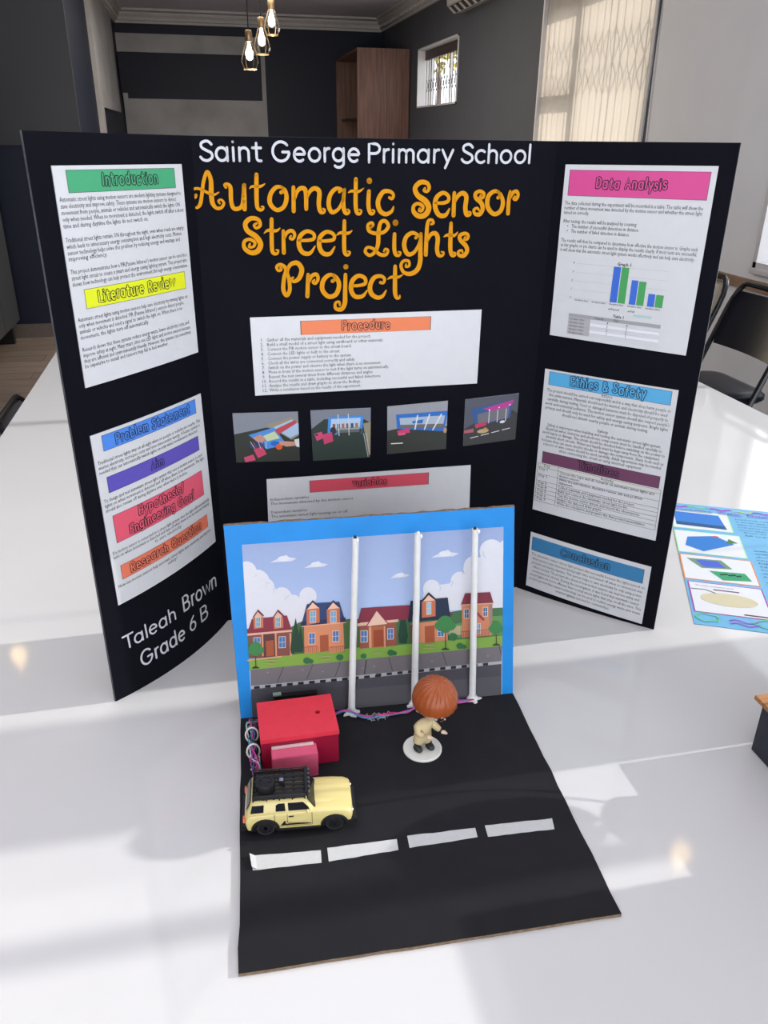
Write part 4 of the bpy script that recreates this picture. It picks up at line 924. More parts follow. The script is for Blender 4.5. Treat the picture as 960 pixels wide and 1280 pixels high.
# backdrop
def on_plane(u, v, A, B, C):
    n = (B-A).cross(C-A); d = ray(u, v); return CAM+d*((A-CAM).dot(n)/d.dot(n))
_a, _b, _c = onz(301, 898, bz), onz(641, 866.5, bz), ony(279.5, 657.5, 1.150)
SB = Surf(_a, _b, _c, on_plane(643, 633.5, _a, _b, _c))
panel('backdrop_panel', SB, 12, 8, .0008, dm, M_BLUECARD)
bm = bmesh.new(); rr = random.Random(5); n = 40
for (a0, a1) in ((0, 1),):
    f_ = []; b_ = []
    out = []
    for i in range(n+1): out.append((SB.w*i/n, SB.h+rr.uniform(-.0002, .0022)))
    for i in range(n, -1, -1): out.append((SB.w*i/n, 0.001))
    out2 = [(x if 0 < x < SB.w else (x+(rr.uniform(0, .0015) if x else -rr.uniform(0, .0015))), y) for x, y in out]
    prism(bm, [SB.M(x, y, -.0009) for x, y in out2], SB.n*-.005)
link('cardboard_backing', finish(bm), M_CARDB, dm, 'brown cardboard backing with a torn edge')
for x in (.09, .36):
    bm = bmesh.new(); p = SB.M(x, .002, -.006); q = SB.M(x, .13, -.006); prism(bm, [p, q, Vector((p.x, p.y+.075, p.z))], (.006, 0, 0))
    link('brace', finish(bm), M_CARDB, dm)
# printed street scene.  corners in the picture; content drawn in the same plane
sf = Frame(SB, [(302.3, 681), (629.4, 658.6), (627.2, 868.6), (315.5, 896)])
P = Print(sf, .0004, .000012); P.px = True
pa = lambda *q: [(270+x/4.8, 640+y/4.8) for x, y in q]
pb = lambda *q: [(450+x/4.571, 640+y/4.571) for x, y in q]
tl, tr, br, bl_ = (302.3, 681), (629.4, 658.6), (627.2, 868.6), (315.5, 896)
P.clip = [tl, tr, br, bl_]
mixp = lambda a, b, t: (a[0]+(b[0]-a[0])*t, a[1]+(b[1]-a[1])*t)
def band(t0, t1, c0, c1):
    P.poly([mixp(tl, bl_, t0), mixp(tr, br, t0), mixp(tr, br, t1), mixp(tl, bl_, t1)], c0, [c0, c0, c1, c1])
band(0, .55, '8f9fc4', 'a9bee2'); band(.55, 1, 'a9bee2', 'b4c6e4')
def pe(x, y, rx, ry, col, fn, rot=0, n=18): P.poly([fn((x+rx*cos(2*pi*k/n), y+ry*sin(2*pi*k/n)))[0] for k in range(n)], col)
CL = 'cfd0d8'; CS = 'bcc3d4'
# big clouds
for x, y, rx, ry in ((185, 370, 62, 75), (250, 430, 75, 85), (310, 480, 48, 80), (395, 520, 62, 70), (465, 560, 52, 65), (552, 505, 52, 55), (500, 600, 60, 60), (300, 600, 110, 110), (205, 560, 45, 130)): pe(x, y, rx, ry, CL, pa)
P.poly(pa((162, 350), (250, 420), (320, 480), (480, 600), (560, 560), (600, 700), (190, 720), (178, 560)), CL)
for x, y, rx, ry in ((790, 225, 70, 70), (735, 330, 95, 85), (650, 320, 60, 70), (570, 405, 55, 65), (640, 430, 120, 90), (410, 440, 50, 55), (470, 470, 60, 55), (760, 450, 60, 110)): pe(x if x < 755 else 752, y, rx, ry, CL, pb)
P.poly(pb((360, 470), (420, 420), (560, 400), (640, 300), (740, 220), (818, 160), (816, 560), (360, 560)), CL)
# cloud outlines
for q in (((250, 382), (240, 375), (232, 388)), ((318, 428), (306, 420), (298, 440)), ((350, 440), (345, 465), (348, 480)), ((440, 500), (420, 512), (412, 525))): P.line(pa(*q), .7, 'a9b4cc')
for q in (((720, 262), (706, 246), (704, 225)), ((600, 352), (588, 345), (585, 360)), ((520, 420), (530, 402), (518, 390)), ((455, 448), (462, 430), (450, 418))): P.line(pb(*q), .7, 'a3aec6')
for fn, x, y, w in ((pa, 405, 292, 80), (pa, 600, 325, 72), (pb, 485, 250, 80), (pb, 228, 368, 56)):
    P.poly(fn((x-w, y+10), (x-w*.45, y-12), (x-w*.1, y-w*.32), (x+w*.2, y-w*.45), (x+w*.45, y-w*.26), (x+w, y-w*.18), (x+w*.6, y+2)), 'c9ccd6'); pe(x, y-w*.16, w*.42, w*.2, 'd2d4dc', fn)
# dark hedges
P.poly(pa((186, 740), (186, 700), (240, 690), (450, 690), (500, 660), (620, 665), (800, 640), (960, 640), (960, 820), (190, 880)), '48663c')
P.poly(pb((0, 640), (300, 600), (520, 570), (600, 555), (815, 545), (814, 705), (0, 780)), '3f6a45')
P.poly(pb((540, 640), (700, 600), (815, 590), (814, 700), (540, 720)), '5c8a4c')
# picket fence
P.poly(pb((505, 655), (580, 648), (580, 700), (505, 706)), 'b7ad8c')
for k in range(6): P.line(pb((512+k*12, 652), (512+k*12, 705)), .6, '7d7a58')
# lawn, kerb, road
P.poly(pa((188, 884), (960, 800), (960, 880), (194, 948)), '7aa044'); P.poly(pb((-30, 782), (815, 704), (812, 765), (-30, 845)), '7aa044')
P.poly(pa((206, 946), (500, 918), (960, 876), (960, 978), (210, 1046)), '6f6a6e'); P.poly(pb((-30, 843), (400, 803), (812, 764), (808, 852), (-30, 938)), '6f6a6e')
for q in (((405, 930), (368, 1020)), ((580, 915), (545, 1000)), ((745, 900), (715, 985)), ((900, 888), (888, 972))): P.line(pa(*q), .8, '3e3a40')
for q in (((38, 845), (28, 925)), ((165, 832), (185, 905)), ((470, 800), (495, 872)), ((795, 768), (806, 815))): P.line(pb(*q), .8, '3e3a40')
P.poly(pa((210, 1042), (960, 970), (960, 992), (210, 1064)), 'a9a9ae'); P.poly(pb((-30, 934), (808, 850), (808, 868), (-30, 956)), 'a9a9ae')
for k in range(12):
    x = 228+k*66; y = 1053-(x-210)*.096; P.poly(pa((x, y-7), (x+34, y-10), (x+34, y+6), (x, y+9)), '26262c')
for k in range(12):
    x = 30+k*61; y = 941-(x+30)*.1; P.poly(pb((x+150-150, y-6), (x+30, y-9), (x+30, y+6), (x, y+9)), '26262c') if x > 30 and x < 800 else None
P.poly(pa((210, 1062), (960, 990), (960, 1300), (216, 1300)), '4a484f'); P.poly(pb((-30, 954), (808, 866), (806, 1080), (-30, 1200)), '4a484f')
P.poly(pb((-30, 1010), (806, 935), (806, 1080), (-30, 1200)), '55545a')
for fn, x, y in ((pa, 520, 945), (pa, 310, 960), (pa, 640, 955), (pa, 880, 935), (pb, 410, 850), (pb, 730, 820), (pb, 80, 880)): pe(x, y, 6, 4, '8b858a', fn)
def win(fn, x, y, w, h, sk=0, c='3d6fa8', fr='d8c3ae'):
    P.poly(fn((x, y), (x+w, y-sk), (x+w, y+h-sk), (x, y+h)), fr)
    d = 3; P.poly(fn((x+d, y+d), (x+w/2-1, y+d-sk/2), (x+w/2-1, y+h-d-sk/2), (x+d, y+h-d)), c); P.poly(fn((x+w/2+1, y+d-sk/2), (x+w-d, y+d-sk), (x+w-d, y+h-d-sk), (x+w/2+1, y+h-d-sk/2)), c)
    P.line(fn((x+d, y+h/2), (x+w-d, y+h/2-sk)), .5, fr)
# house 1 (red roof, left)
P.poly(pa((195, 735), (445, 712), (445, 858), (205, 872)), '7b4a44'); P.poly(pa((275, 728), (365, 720), (368, 862), (283, 868)), '56363a')
for x in (272, 352, 440): P.poly(pa((x, 725), (x+11, 724), (x+14, 862), (x+5, 864)), 'c98f6c')
P.poly(pa((298, 772), (346, 766), (350, 860), (302, 864)), '9a5236'); win(pa, 376, 745, 42, 70, 2); win(pa, 225, 750, 42, 60, 2)
P.poly(pa((185, 728), (215, 640), (425, 618), (455, 705)), '7e2f40'); P.poly(pa((185, 728), (455, 704), (455, 716), (187, 740)), 'd6a890')
for x in (252, 372):
    P.poly(pa((x-28, 632), (x+30, 628), (x+32, 692), (x-24, 700)), 'bb7251'); P.poly(pa((x-32, 630), (x, 582), (x+36, 618), (x+30, 626), (x-2, 596), (x-28, 636)), '6e2a36'); P.poly(pa((x-24, 632), (x, 598), (x+26, 626)), 'd7ab93'); win(pa, x-14, 630, 30, 60, 2, '5d93ae')
P.line(pa((190, 888), (392, 864)), 1.6, 'cf9c7b')
# cypress trees
def cyp(fn, x, y0, y1, w): P.poly(fn((x, y0), (x+w*.6, y0+(y1-y0)*.4), (x+w, y0+(y1-y0)*.8), (x+w*.7, y1), (x-w*.7, y1), (x-w, y0+(y1-y0)*.8), (x-w*.55, y0+(y1-y0)*.35)), '1f4030')
cyp(pa, 478, 632, 838, 27); cyp(pa, 507, 680, 838, 18); cyp(pa, 460, 720, 845, 14); cyp(pb, 245, 540, 748, 28)
# house 2 (blue roof, two dormers)
P.poly(pa((528, 672), (762, 655), (770, 826), (530, 846)), 'c98460'); P.poly(pa((510, 680), (545, 552), (570, 545), (740, 536), (776, 656)), '2b3e66'); P.poly(pa((510, 655), (776, 630), (777, 660), (510, 685)), '1f2c4c')
for x in (580, 702):
    P.poly(pa((x-38, 580), (x+40, 570), (x+42, 660), (x-36, 676)), 'b9694a'); P.poly(pa((x-40, 575), (x, 526), (x+42, 562), (x+36, 572), (x, 540), (x-34, 584)), '22304e'); P.poly(pa((x-34, 582), (x, 540), (x+38, 574)), 'dfb49c'); win(pa, x-18, 590, 38, 72, 2, '6d9cc0')
P.line(pa((515, 684), (776, 660)), 1.2, 'd9a88e'); P.poly(pa((622, 738), (674, 733), (676, 832), (624, 838)), '9c5238'); win(pa, 555, 722, 40, 70, 2); win(pa, 698, 710, 40, 66, 2)
for a, b in ((530, 612), (684, 768)):
    P.poly(pa((a, 812), (b, 806), (b, 832), (a, 844)), 'c98460')
    for k in range(8): P.line(pa((a+k*(b-a)/7, 808), (a+k*(b-a)/7, 838)), .7, '8a4a3a')
    P.line(pa((a, 808), (b, 801)), .8, '9a5138')
# house 3 (red roof, middle)
P.poly(pa((858, 680), (1000, 660), (1000, 805), (862, 815)), '8a4f40'); P.poly(pb((0, 655), (205, 625), (210, 760), (0, 778)), '8a4f40')
P.poly(pa((848, 668), (870, 575), (960, 568), (1340, 545), (1420, 612), (1418, 618)), '7a2c3e')
P.poly(pb((0, 630), (218, 610), (218, 624), (0, 648)), 'd8b29c'); P.poly(pa((848, 666), (1000, 650), (1000, 664), (848, 682)), 'd8b29c')
P.poly(pb((36, 650), (94, 560), (160, 636)), 'd9b8a4'); P.line(pb((36, 650), (94, 560), (160, 636)), 1.4, '8a3346')
P.poly(pb((56, 655), (140, 645), (140, 765), (58, 772)), 'a9613f'); P.poly(pb((76, 672), (132, 668), (134, 764), (78, 768)), '8f452c')
for x in (54, 134): P.line(pb((x+5, 650), (x+8, 770)), 1.6, 'cb9274')
win(pb, 5, 678, 38, 64, 2); win(pb, 155, 662, 36, 64, 2); win(pa, 866, 708, 42, 72, 2); P.poly(pa((915, 690), (925, 690), (928, 810), (918, 812)), 'cb9274')
# house 4 (dark blue roof)
P.poly(pb((286, 635), (498, 610), (500, 730), (290, 750)), 'c28060'); P.poly(pb((272, 625), (288, 505), (500, 486), (515, 600), (430, 612)), '1d2940')
P.poly(pb((352, 510), (430, 500), (430, 592), (352, 602)), 'b9694a'); P.poly(pb((350, 505), (391, 455), (436, 496), (430, 506), (391, 470), (356, 512)), '1b2438'); P.poly(pb((358, 508), (391, 472), (428, 502)), 'dfb49c'); win(pb, 378, 512, 28, 72, 2, '7fb0cc')
P.poly(pb((368, 650), (424, 644), (426, 740), (370, 746)), '9c4f33'); win(pb, 440, 650, 40, 60, 2)
P.poly(pb((286, 640), (300, 638), (302, 750), (290, 750)), '7c4138')
# house 5 (tall, red roof)
P.poly(pb((580, 522), (755, 515), (752, 700), (582, 716)), 'c07c5c'); P.poly(pb((575, 528), (598, 462), (742, 455), (760, 515)), '742c3c'); P.line(pb((577, 528), (758, 518)), 1, 'd6a890')
win(pb, 592, 550, 30, 56, 1, '34608c'); win(pb, 700, 540, 28, 54, 1, '34608c'); P.poly(pb((735, 525), (752, 524), (752, 690), (737, 695)), '8c7a74')
P.poly(pb((640, 600), (668, 565), (712, 612), (700, 618), (668, 585)), '8e3346'); win(pb, 668, 632, 20, 60, 0, '4a86b0')
for k in range(16): P.line(pb((580+k*10, 678), (580+k*10, 712)), .6, '8a4a3a')
P.line(pb((578, 680), (740, 668)), .8, '8a4a3a')
# round trees and bushes
def rtree(fn, x, y, r, yb):
    P.line(fn((x, y+r*.5), (x+4, yb)), 1.0, '4c3a30'); P.poly(fn((x-20, yb), (x, yb-8), (x+22, yb-2), (x+24, yb+4), (x-18, yb+6)), '36402c')
    for dx, dy, rr_ in ((0, -.3, .7), (-.5, .1, .55), (.5, .1, .55), (0, .3, .6)): pe(x+dx*r, y+dy*r, rr_*r, rr_*r*.85, '3c7c46', fn)
rtree(pa, 236, 820, 50, 930); rtree(pb, 485, 640, 58, 780); rtree(pb, 775, 660, 42, 755)
for fn, x, y, r in ((pa, 545, 888, 22), (pa, 568, 892, 16), (pa, 742, 868, 22), (pa, 885, 860, 14), (pb, 20, 820, 16), (pb, 175, 800, 20), (pb, 195, 803, 14), (pb, 570, 762, 20), (pb, 592, 766, 14), (pb, 530, 710, 26)): pe(x, y, r, r*.85, '2f6a40', fn)
for fn, x, y in ((pa, 330, 885), (pa, 335, 905), (pa, 660, 860), (pa, 655, 880), (pb, 95, 800), (pb, 395, 755), (pb, 390, 775)): pe(x, y, 32, 4, '9a9a66', fn, n=10)
bm = bmesh.new(); c = [SB.inv(*q) for q in (tl, tr, br, bl_)]; hexa(bm, [SB.M(a, b, .0000) for a, b in c], [SB.M(a, b, .0003) for a, b in c]); o = link('street_picture', finish(bm), M_PAPER, dm, 'printed picture of suburban houses, lawn and clouds')
P.build('printed_scene', o, M_PRINT)
# road markings
DASH = [[(314, 1070), (401, 1063), (402, 1078.5), (316, 1088)], [(409, 1060), (496, 1049), (498, 1062.5), (411, 1077)], [(509, 1045), (594, 1035), (597, 1046.5), (512, 1060)], [(606, 1032), (690, 1023), (693, 1036.5), (610, 1046)]]
for k, q in enumerate(DASH):
    bm = bmesh.new(); q = [onz(*p, bz) for p in q]; rr = random.Random(k); top = []
    for i in range(4):
        a, b = q[i], q[(i+1) % 4]; n = 8 if i in (0, 2) else 3
        top += [a+(b-a)*j/n+Vector((0, rr.uniform(-.0006, .0006) if j else 0, 0)) for j in range(n)]
    prism(bm, [(p.x, p.y, T+bz) for p in top], (0, 0, .0004))
    link('road_marking', finish(bm), mat('white_tape', (.52, .53, .54), .6, noise=.04, nscale=150), dm, 'white paper dash on the road')
bm = bmesh.new(); a = onz(314, 1070, bz); b = onz(316, 1088, bz)
prism(bm, [(a.x, a.y, T+bz+.0005), (a.x+.006, a.y-.001, T+bz+.0005), (b.x+.006, b.y, T+bz+.0005), (b.x-.001, b.y+.003, T+bz+.004), (a.x-.002, a.y, T+bz+.006)], (0, 0, .0003))
link('curled_tape_end', finish(bm), MATS['white_tape'], dm)
# lamp posts: rolled paper tubes
for k, (b, t) in enumerate((((439, 889), (444.5, 672)), ((518, 881), (522, 667)), ((590.5, 874), (594, 661)))):
    pb_ = onz(*b, bz); tpos = ony(*t, (1.098, 1.098, 1.098)[k]); pb_.y = min(pb_.y, 1.088)
    lp = bpy.data.objects.new('lamp_post', None); COL.objects.link(lp); lp.parent = dm; lp.location = pb_-dm.location; lp.empty_display_size = .01
    lp['label'] = ('white paper lamp post beside the red box', 'white paper lamp post behind the figurine', 'white paper lamp post nearest the right end of the backdrop')[k]
    ax = (tpos-pb_); n = 12; bm = bmesh.new(); r = .0052
    tube(bm, [pb_+ax*(i/n)+Vector((random.uniform(-1, 1)*.0003, 0, 0)) for i in range(n+1)], [r*(1.12-.1*i/n)+random.uniform(-.0002, .0002) for i in range(n+1)], 12)
    # glued seam along the tube
    link('pole', finish(bm, True), M_WHITECARD, lp)
    bm = bmesh.new(); prism(bm, [pb_+ax*.02+Vector((-.0062, -.001, 0)), pb_+ax*.02+Vector((-.0045, -.003, 0)), pb_+ax*.55+Vector((-.0045, -.003, 0)), pb_+ax*.55+Vector((-.0058, -.001, 0))], (0, .0012, 0)); link('glue_seam', finish(bm), M_WHITECARD, lp)
    # splayed foot
    bm = bmesh.new(); pts = []
    for i in range(16):
        a = 2*pi*i/16; rr = (.0145 if i % 4 in (0, 1) else .0085)*(1+.15*sin(i*3+k)); pts.append((pb_.x+rr*cos(a), pb_.y-.002+rr*.75*sin(a), pb_.z))
    prism(bm, pts, (0, 0, .003)); ring1 = [(pb_.x+.0105*cos(2*pi*i/12), pb_.y+.0105*sin(2*pi*i/12)*.8, pb_.z+.003) for i in range(12)]
    ring2 = [(pb_.x+.006*cos(2*pi*i/12), pb_.y+.006*sin(2*pi*i/12), pb_.z+.010) for i in range(12)]
    v1 = [bm.verts.new(q) for q in ring1]; v2 = [bm.verts.new(q) for q in ring2]
    for i in range(12): bm.faces.new((v1[i], v1[(i+1) % 12], v2[(i+1) % 12], v2[i]))
    link('post_foot', finish(bm), M_WHITECARD, lp)
    bm = bmesh.new(); ball(bm, tpos+Vector((-.001 if k != 1 else .001, -.001, .0015)), (.0028, .0028, .0030), 10, 6); link('sensor_tip', finish(bm, True), M_BLACKPL if k != 1 else M_DISC, lp, 'black tip on the post' if k != 1 else 'clear tip on the post')
    bm = bmesh.new(); c = tpos+Vector((.0045 if k else .002, -.005, -.003)); ball(bm, c, (.0026, .0026, .004), 10, 6); link('led_bulb', finish(bm, True), mat('clear_led', (.8, .82, .85), .1, spec=.8), lp)
# black sensor module with its green light behind the box
mod = [SB.inv(*q) for q in ((355, 872), (395, 866), (395, 861), (355, 864))]
p0, p1 = SB.inv(343, 873), SB.inv(396, 868)
bm = bmesh.new(); hexa(bm, [SB.M(p0[0], p0[1], .0006), SB.M(p1[0], p1[1], .0006), SB.M(p1[0], p1[1]+.010, .0006), SB.M(p0[0], p0[1]+.010, .0006)], [SB.M(p0[0], p0[1], .012), SB.M(p1[0], p1[1], .012), SB.M(p1[0], p1[1]+.010, .012), SB.M(p0[0], p0[1]+.010, .012)])
sm = link('sensor_module', finish(bm), M_BLACKPL, dm, 'black electronic module glued low on the backdrop')
bm = bmesh.new(); e = SB.M(p0[0]+.002, p0[1]+.0105, .006); box(bm, (e.x-.004, e.y-.004, e.z), (e.x+.010, e.y+.004, e.z+.002)); link('circuit_board', finish(bm), mat('green_circuit_board', (.25, .36, .28), .4), sm, 'pale green circuit board')

# ================================================================= RED BOX
bx0, bx1, by0, by1, bz1 = .0195, .1425, .974, 1.066, .0705
rb = empty('project_box', ((bx0+bx1)/2, (by0+by1)/2, T+bz), 0, 'red plastic project box with a round hole in its lid behind the toy car', 'box')
bxo('box_body', (bx0+.001, by0+.001, T+bz), (bx1-.001, by1-.001, T+bz1-.008), M_RED, rb, .0008)
# lid with a real hole
bm = bmesh.new(); hc = onz(397, 890, bz1); N = 20; zt = T+bz1; zb_ = T+bz1-.008; hr = .0042
outer = []
for i in range(N):
    a = 2*pi*i/N+pi/4; c_, s_ = cos(a), sin(a); kk = 1/max(abs(c_), abs(s_))
    outer.append((hc.x+(bx1-hc.x if c_ > 0 else hc.x-bx0)*c_*kk, hc.y+(by1-hc.y if s_ > 0 else hc.y-by0)*s_*kk))
inner = [(hc.x+hr*cos(2*pi*i/N+pi/4), hc.y+hr*sin(2*pi*i/N+pi/4)) for i in range(N)]
R_ = {}
for nm, pts, z in (('ot', outer, zt), ('it', inner, zt), ('ob', outer, zb_), ('ib', inner, zb_)): R_[nm] = [bm.verts.new((x, y, z)) for x, y in pts]
for i in range(N):
    j = (i+1) % N
    for A, B in (('ot', 'it'), ('ob', 'ib'), ('ot', 'ob'), ('it', 'ib')): bm.faces.new((R_[A][i], R_[A][j], R_[B][j], R_[B][i]))
link('box_lid', finish(bm), M_REDLID, rb, 'bright red lid with a small round hole')
bm = bmesh.new(); lathe(bm, [(hr*.98, 0), (hr*.98, .0005)], c=(hc.x, hc.y, zb_-.0005), n=16); link('hole_dark_disc', finish(bm), M_BLACKPL, rb)  # black disc stands in for the shade inside the hole
fz0, fz1 = ony(340, 962, .955).z, ony(340, 948, .952).z
fx0, fx1 = ony(340, 948, .952).x, ony(397.5, 944, .952).x
bxo('battery_cover', (fx0, .950, T+bz), (fx1, by0+.001, fz1), M_PINK, rb, .001, 'pink card block on the front of the box')
bxo('foam_strip', (fx0+.001, by0-.0045, fz1), (fx1-.004, by0+.0005, fz1+.0035), mat('pale_pink_foam', (.72, .55, .55), .7, bump=.3, bscale=300), rb, .0006, 'pale pink foam strip')

# wires
ww = empty('wire_bundle', (.005, 1.02, T+bz), 0, 'bundle of pink, blue and black wires in white ties left of the red box', 'wires')
WC = [mat('pink_wire', (.62, .05, .22), .4), mat('blue_wire', (.05, .25, .50), .4), mat('teal_wire', (.03, .30, .33), .4), mat('black_wire', (.012, .012, .016), .4), mat('white_wire', (.6, .6, .62), .4), mat('purple_wire', (.30, .05, .35), .4)]
rr = random.Random(11)
for k in range(12):
    x = .008+rr.uniform(-.005, .006); y = 1.055
    pts = [(x+.012, 1.075, T+.02+rr.uniform(0, .01))]
    for i in range(6): pts.append((.007+rr.uniform(-.006, .008), 1.06-.02*i+rr.uniform(-.004, .004), T+.016+rr.uniform(0, .026)))
    pts.append((.012+rr.uniform(-.004, .006), .955+rr.uniform(0, .02), T+.010+rr.uniform(0, .01))); pts.append((.0165, .975, T+.03+rr.uniform(-.01, .01)))
    bm = bmesh.new(); tube(bm, catmull(pts, 6), .0009, 6); link('wire', finish(bm, True), WC[k % 6], ww)
for (y, z) in ((1.035, T+.032), (.998, T+.030)):
    bm = bmesh.new(); tube(bm, [(.008+.010*cos(a*pi/8), y+.002*sin(a*pi/8), z+.013*sin(a*pi/8)) for a in range(16)], .0016, 6, closed=True); link('cable_tie', finish(bm, True), M_DISC, ww, 'white cable tie')
wz = empty('loose_wires', (.27, 1.085, T+bz), 0, 'loose pink and dark wires trailing along the foot of the backdrop between the lamp posts', 'wires')
for k in range(6):
    pts = [(.150, 1.082+rr.uniform(-.003, .003), T+.012)]
    for i, x in enumerate((.17, .20, .225, .25, .275, .30, .335, .37, .40)):
        lo = -.010 if .18 < x < .28 else 0
        pts.append((x, 1.077+lo+rr.uniform(-.004, .003), T+.009+rr.uniform(0, .004)+(.010 if x in (.17, .335) else 0)))
    bm = bmesh.new(); tube(bm, catmull(pts, 5), .0010, 6); link('wire', finish(bm, True), WC[(0, 3, 5, 3, 0, 1)[k]], wz)
bm = bmesh.new()
for i in range(26):
    p = Vector((.205+rr.uniform(0, .04), 1.068+rr.uniform(-.006, .006), T+bz+.001)); tube(bm, catmull([p, p+Vector((rr.uniform(-.008, .008), rr.uniform(-.006, .006), .003)), p+Vector((rr.uniform(-.012, .012), rr.uniform(-.008, .008), .001))], 3), .0004, 4)
link('glue_strands', finish(bm), mat('frayed_glue', (.45, .55, .58), .3), wz)['kind'] = 'stuff'

# ================================================================= TOY CAR (local: +X forward, -Y side seen)
CARX, CARY, CROT = .067, .8755, radians(-5.5)
car = empty('toy_car', (CARX, CARY, T+bz), CROT, 'cream toy off-road car with a black roof rack and spare tyre on the road base', 'toy car')
LC = dict(parent=car, world=False)
hw = .0335; wr_ = .0140; xr, xf = -.0485, .0500
def mirror_tag(n): return n
# lower body: side profile with wheel arches, lofted over its width with a rounded shoulder
def arch(xc, r, n=8): return [(xc+r*cos(pi*i/n), .0125+r*sin(pi*i/n)) for i in range(n+1)]     # right to left
low = [(-.0770, .0135)]
prof_bottom = [(-.0765, .013)]+[(x, z) for x, z in reversed(arch(xr, .0175))]+[(x, z) for x, z in reversed(arch(xf, .0175))]+[(.0740, .013)]
prof_top = [(.0765, .020), (.0775, .030), (.0755, .0355), (.066, .0395), (.050, .0415), (.030, .0420), (.018, .0420), (-.060, .0400), (-.0735, .0390), (-.0775, .033), (-.0785, .022)]
prof = prof_bottom+prof_top
bm = bmesh.new(); rings = []
for y, sx, dz in ((-hw, .945, .0030), (-hw*.96, .965, .0012), (-hw*.82, .99, .0), (-hw*.4, 1, -.0004), (hw*.4, 1, -.0004), (hw*.82, .99, .0), (hw*.96, .965, .0012), (hw, .945, .0030)):
    ring = []
    for (x, z) in prof:
        kx_ = sx if abs(x) > .068 else 1
        ring.append(bm.verts.new((x*kx_, y, z if z < .026 else z-dz*min(1, (z-.026)/.012))))
    rings.append(ring)
for A, B in zip(rings, rings[1:]):
    for i in range(len(A)): bm.faces.new((A[i], A[(i+1) % len(A)], B[(i+1) % len(A)], B[i]))
bm.faces.new(rings[0][::-1]); bm.faces.new(rings[-1]); link('car_body', finish(bm, True), M_CREAMCAR, **LC)
# bonnet bulge
bm = bmesh.new(); g = []
for i in range(9):
    x = .022+.050*i/8; row = []
    for j in range(9):
        y = -.024+.048*j/8; e = (1-(2*j/8-1)**4)*(1-(i/8)**5); row.append(bm.verts.new((x, y, .0405-.003*(i/8)**2+.0030*e)))
    g.append(row)
for i in range(8):
    for j in range(8): bm.faces.new((g[i][j], g[i+1][j], g[i+1][j+1], g[i][j+1]))
link('bonnet', finish(bm, True), M_CREAMCAR, **LC)
# cabin: tapered, upright
zc0, zc1 = .0395, .0600
def cabin_pts(z):
    t = (z-zc0)/(zc1-zc0); x0 = -.0735+.008*t; x1 = .0225-.013*t; w = hw*.97-.0045*t; return x0, x1, w
bm = bmesh.new(); rings = []
for z, ins in ((zc0, 0), (zc1-.003, 0), (zc1, .003)):
    x0, x1, w = cabin_pts(z); x0 += ins; x1 -= ins; w -= ins; r = .004
    rings.append([bm.verts.new((x, y, z)) for x, y in ((x0+r, -w), (x1-r, -w), (x1, -w+r), (x1, w-r), (x1-r, w), (x0+r, w), (x0, w-r), (x0, -w+r))])
for A, B in zip(rings, rings[1:]):
    for i in range(8): bm.faces.new((A[i], A[(i+1) % 8], B[(i+1) % 8], B[i]))
bm.faces.new(rings[0][::-1]); bm.faces.new(rings[-1]); link('cabin', finish(bm, True), M_CREAMCAR, **LC)
def side_quad(bm, pts, s, d=.0006):
    """pts (x, z) on the cabin side s=-1/+1, standing d proud"""
    v = []
    for x, z in pts:
        w = cabin_pts(z)[2] if z > zc0 else hw
        v.append((x, s*(w+d*.5), z))
    prism(bm, v, (0, -s*d*1.6, 0))
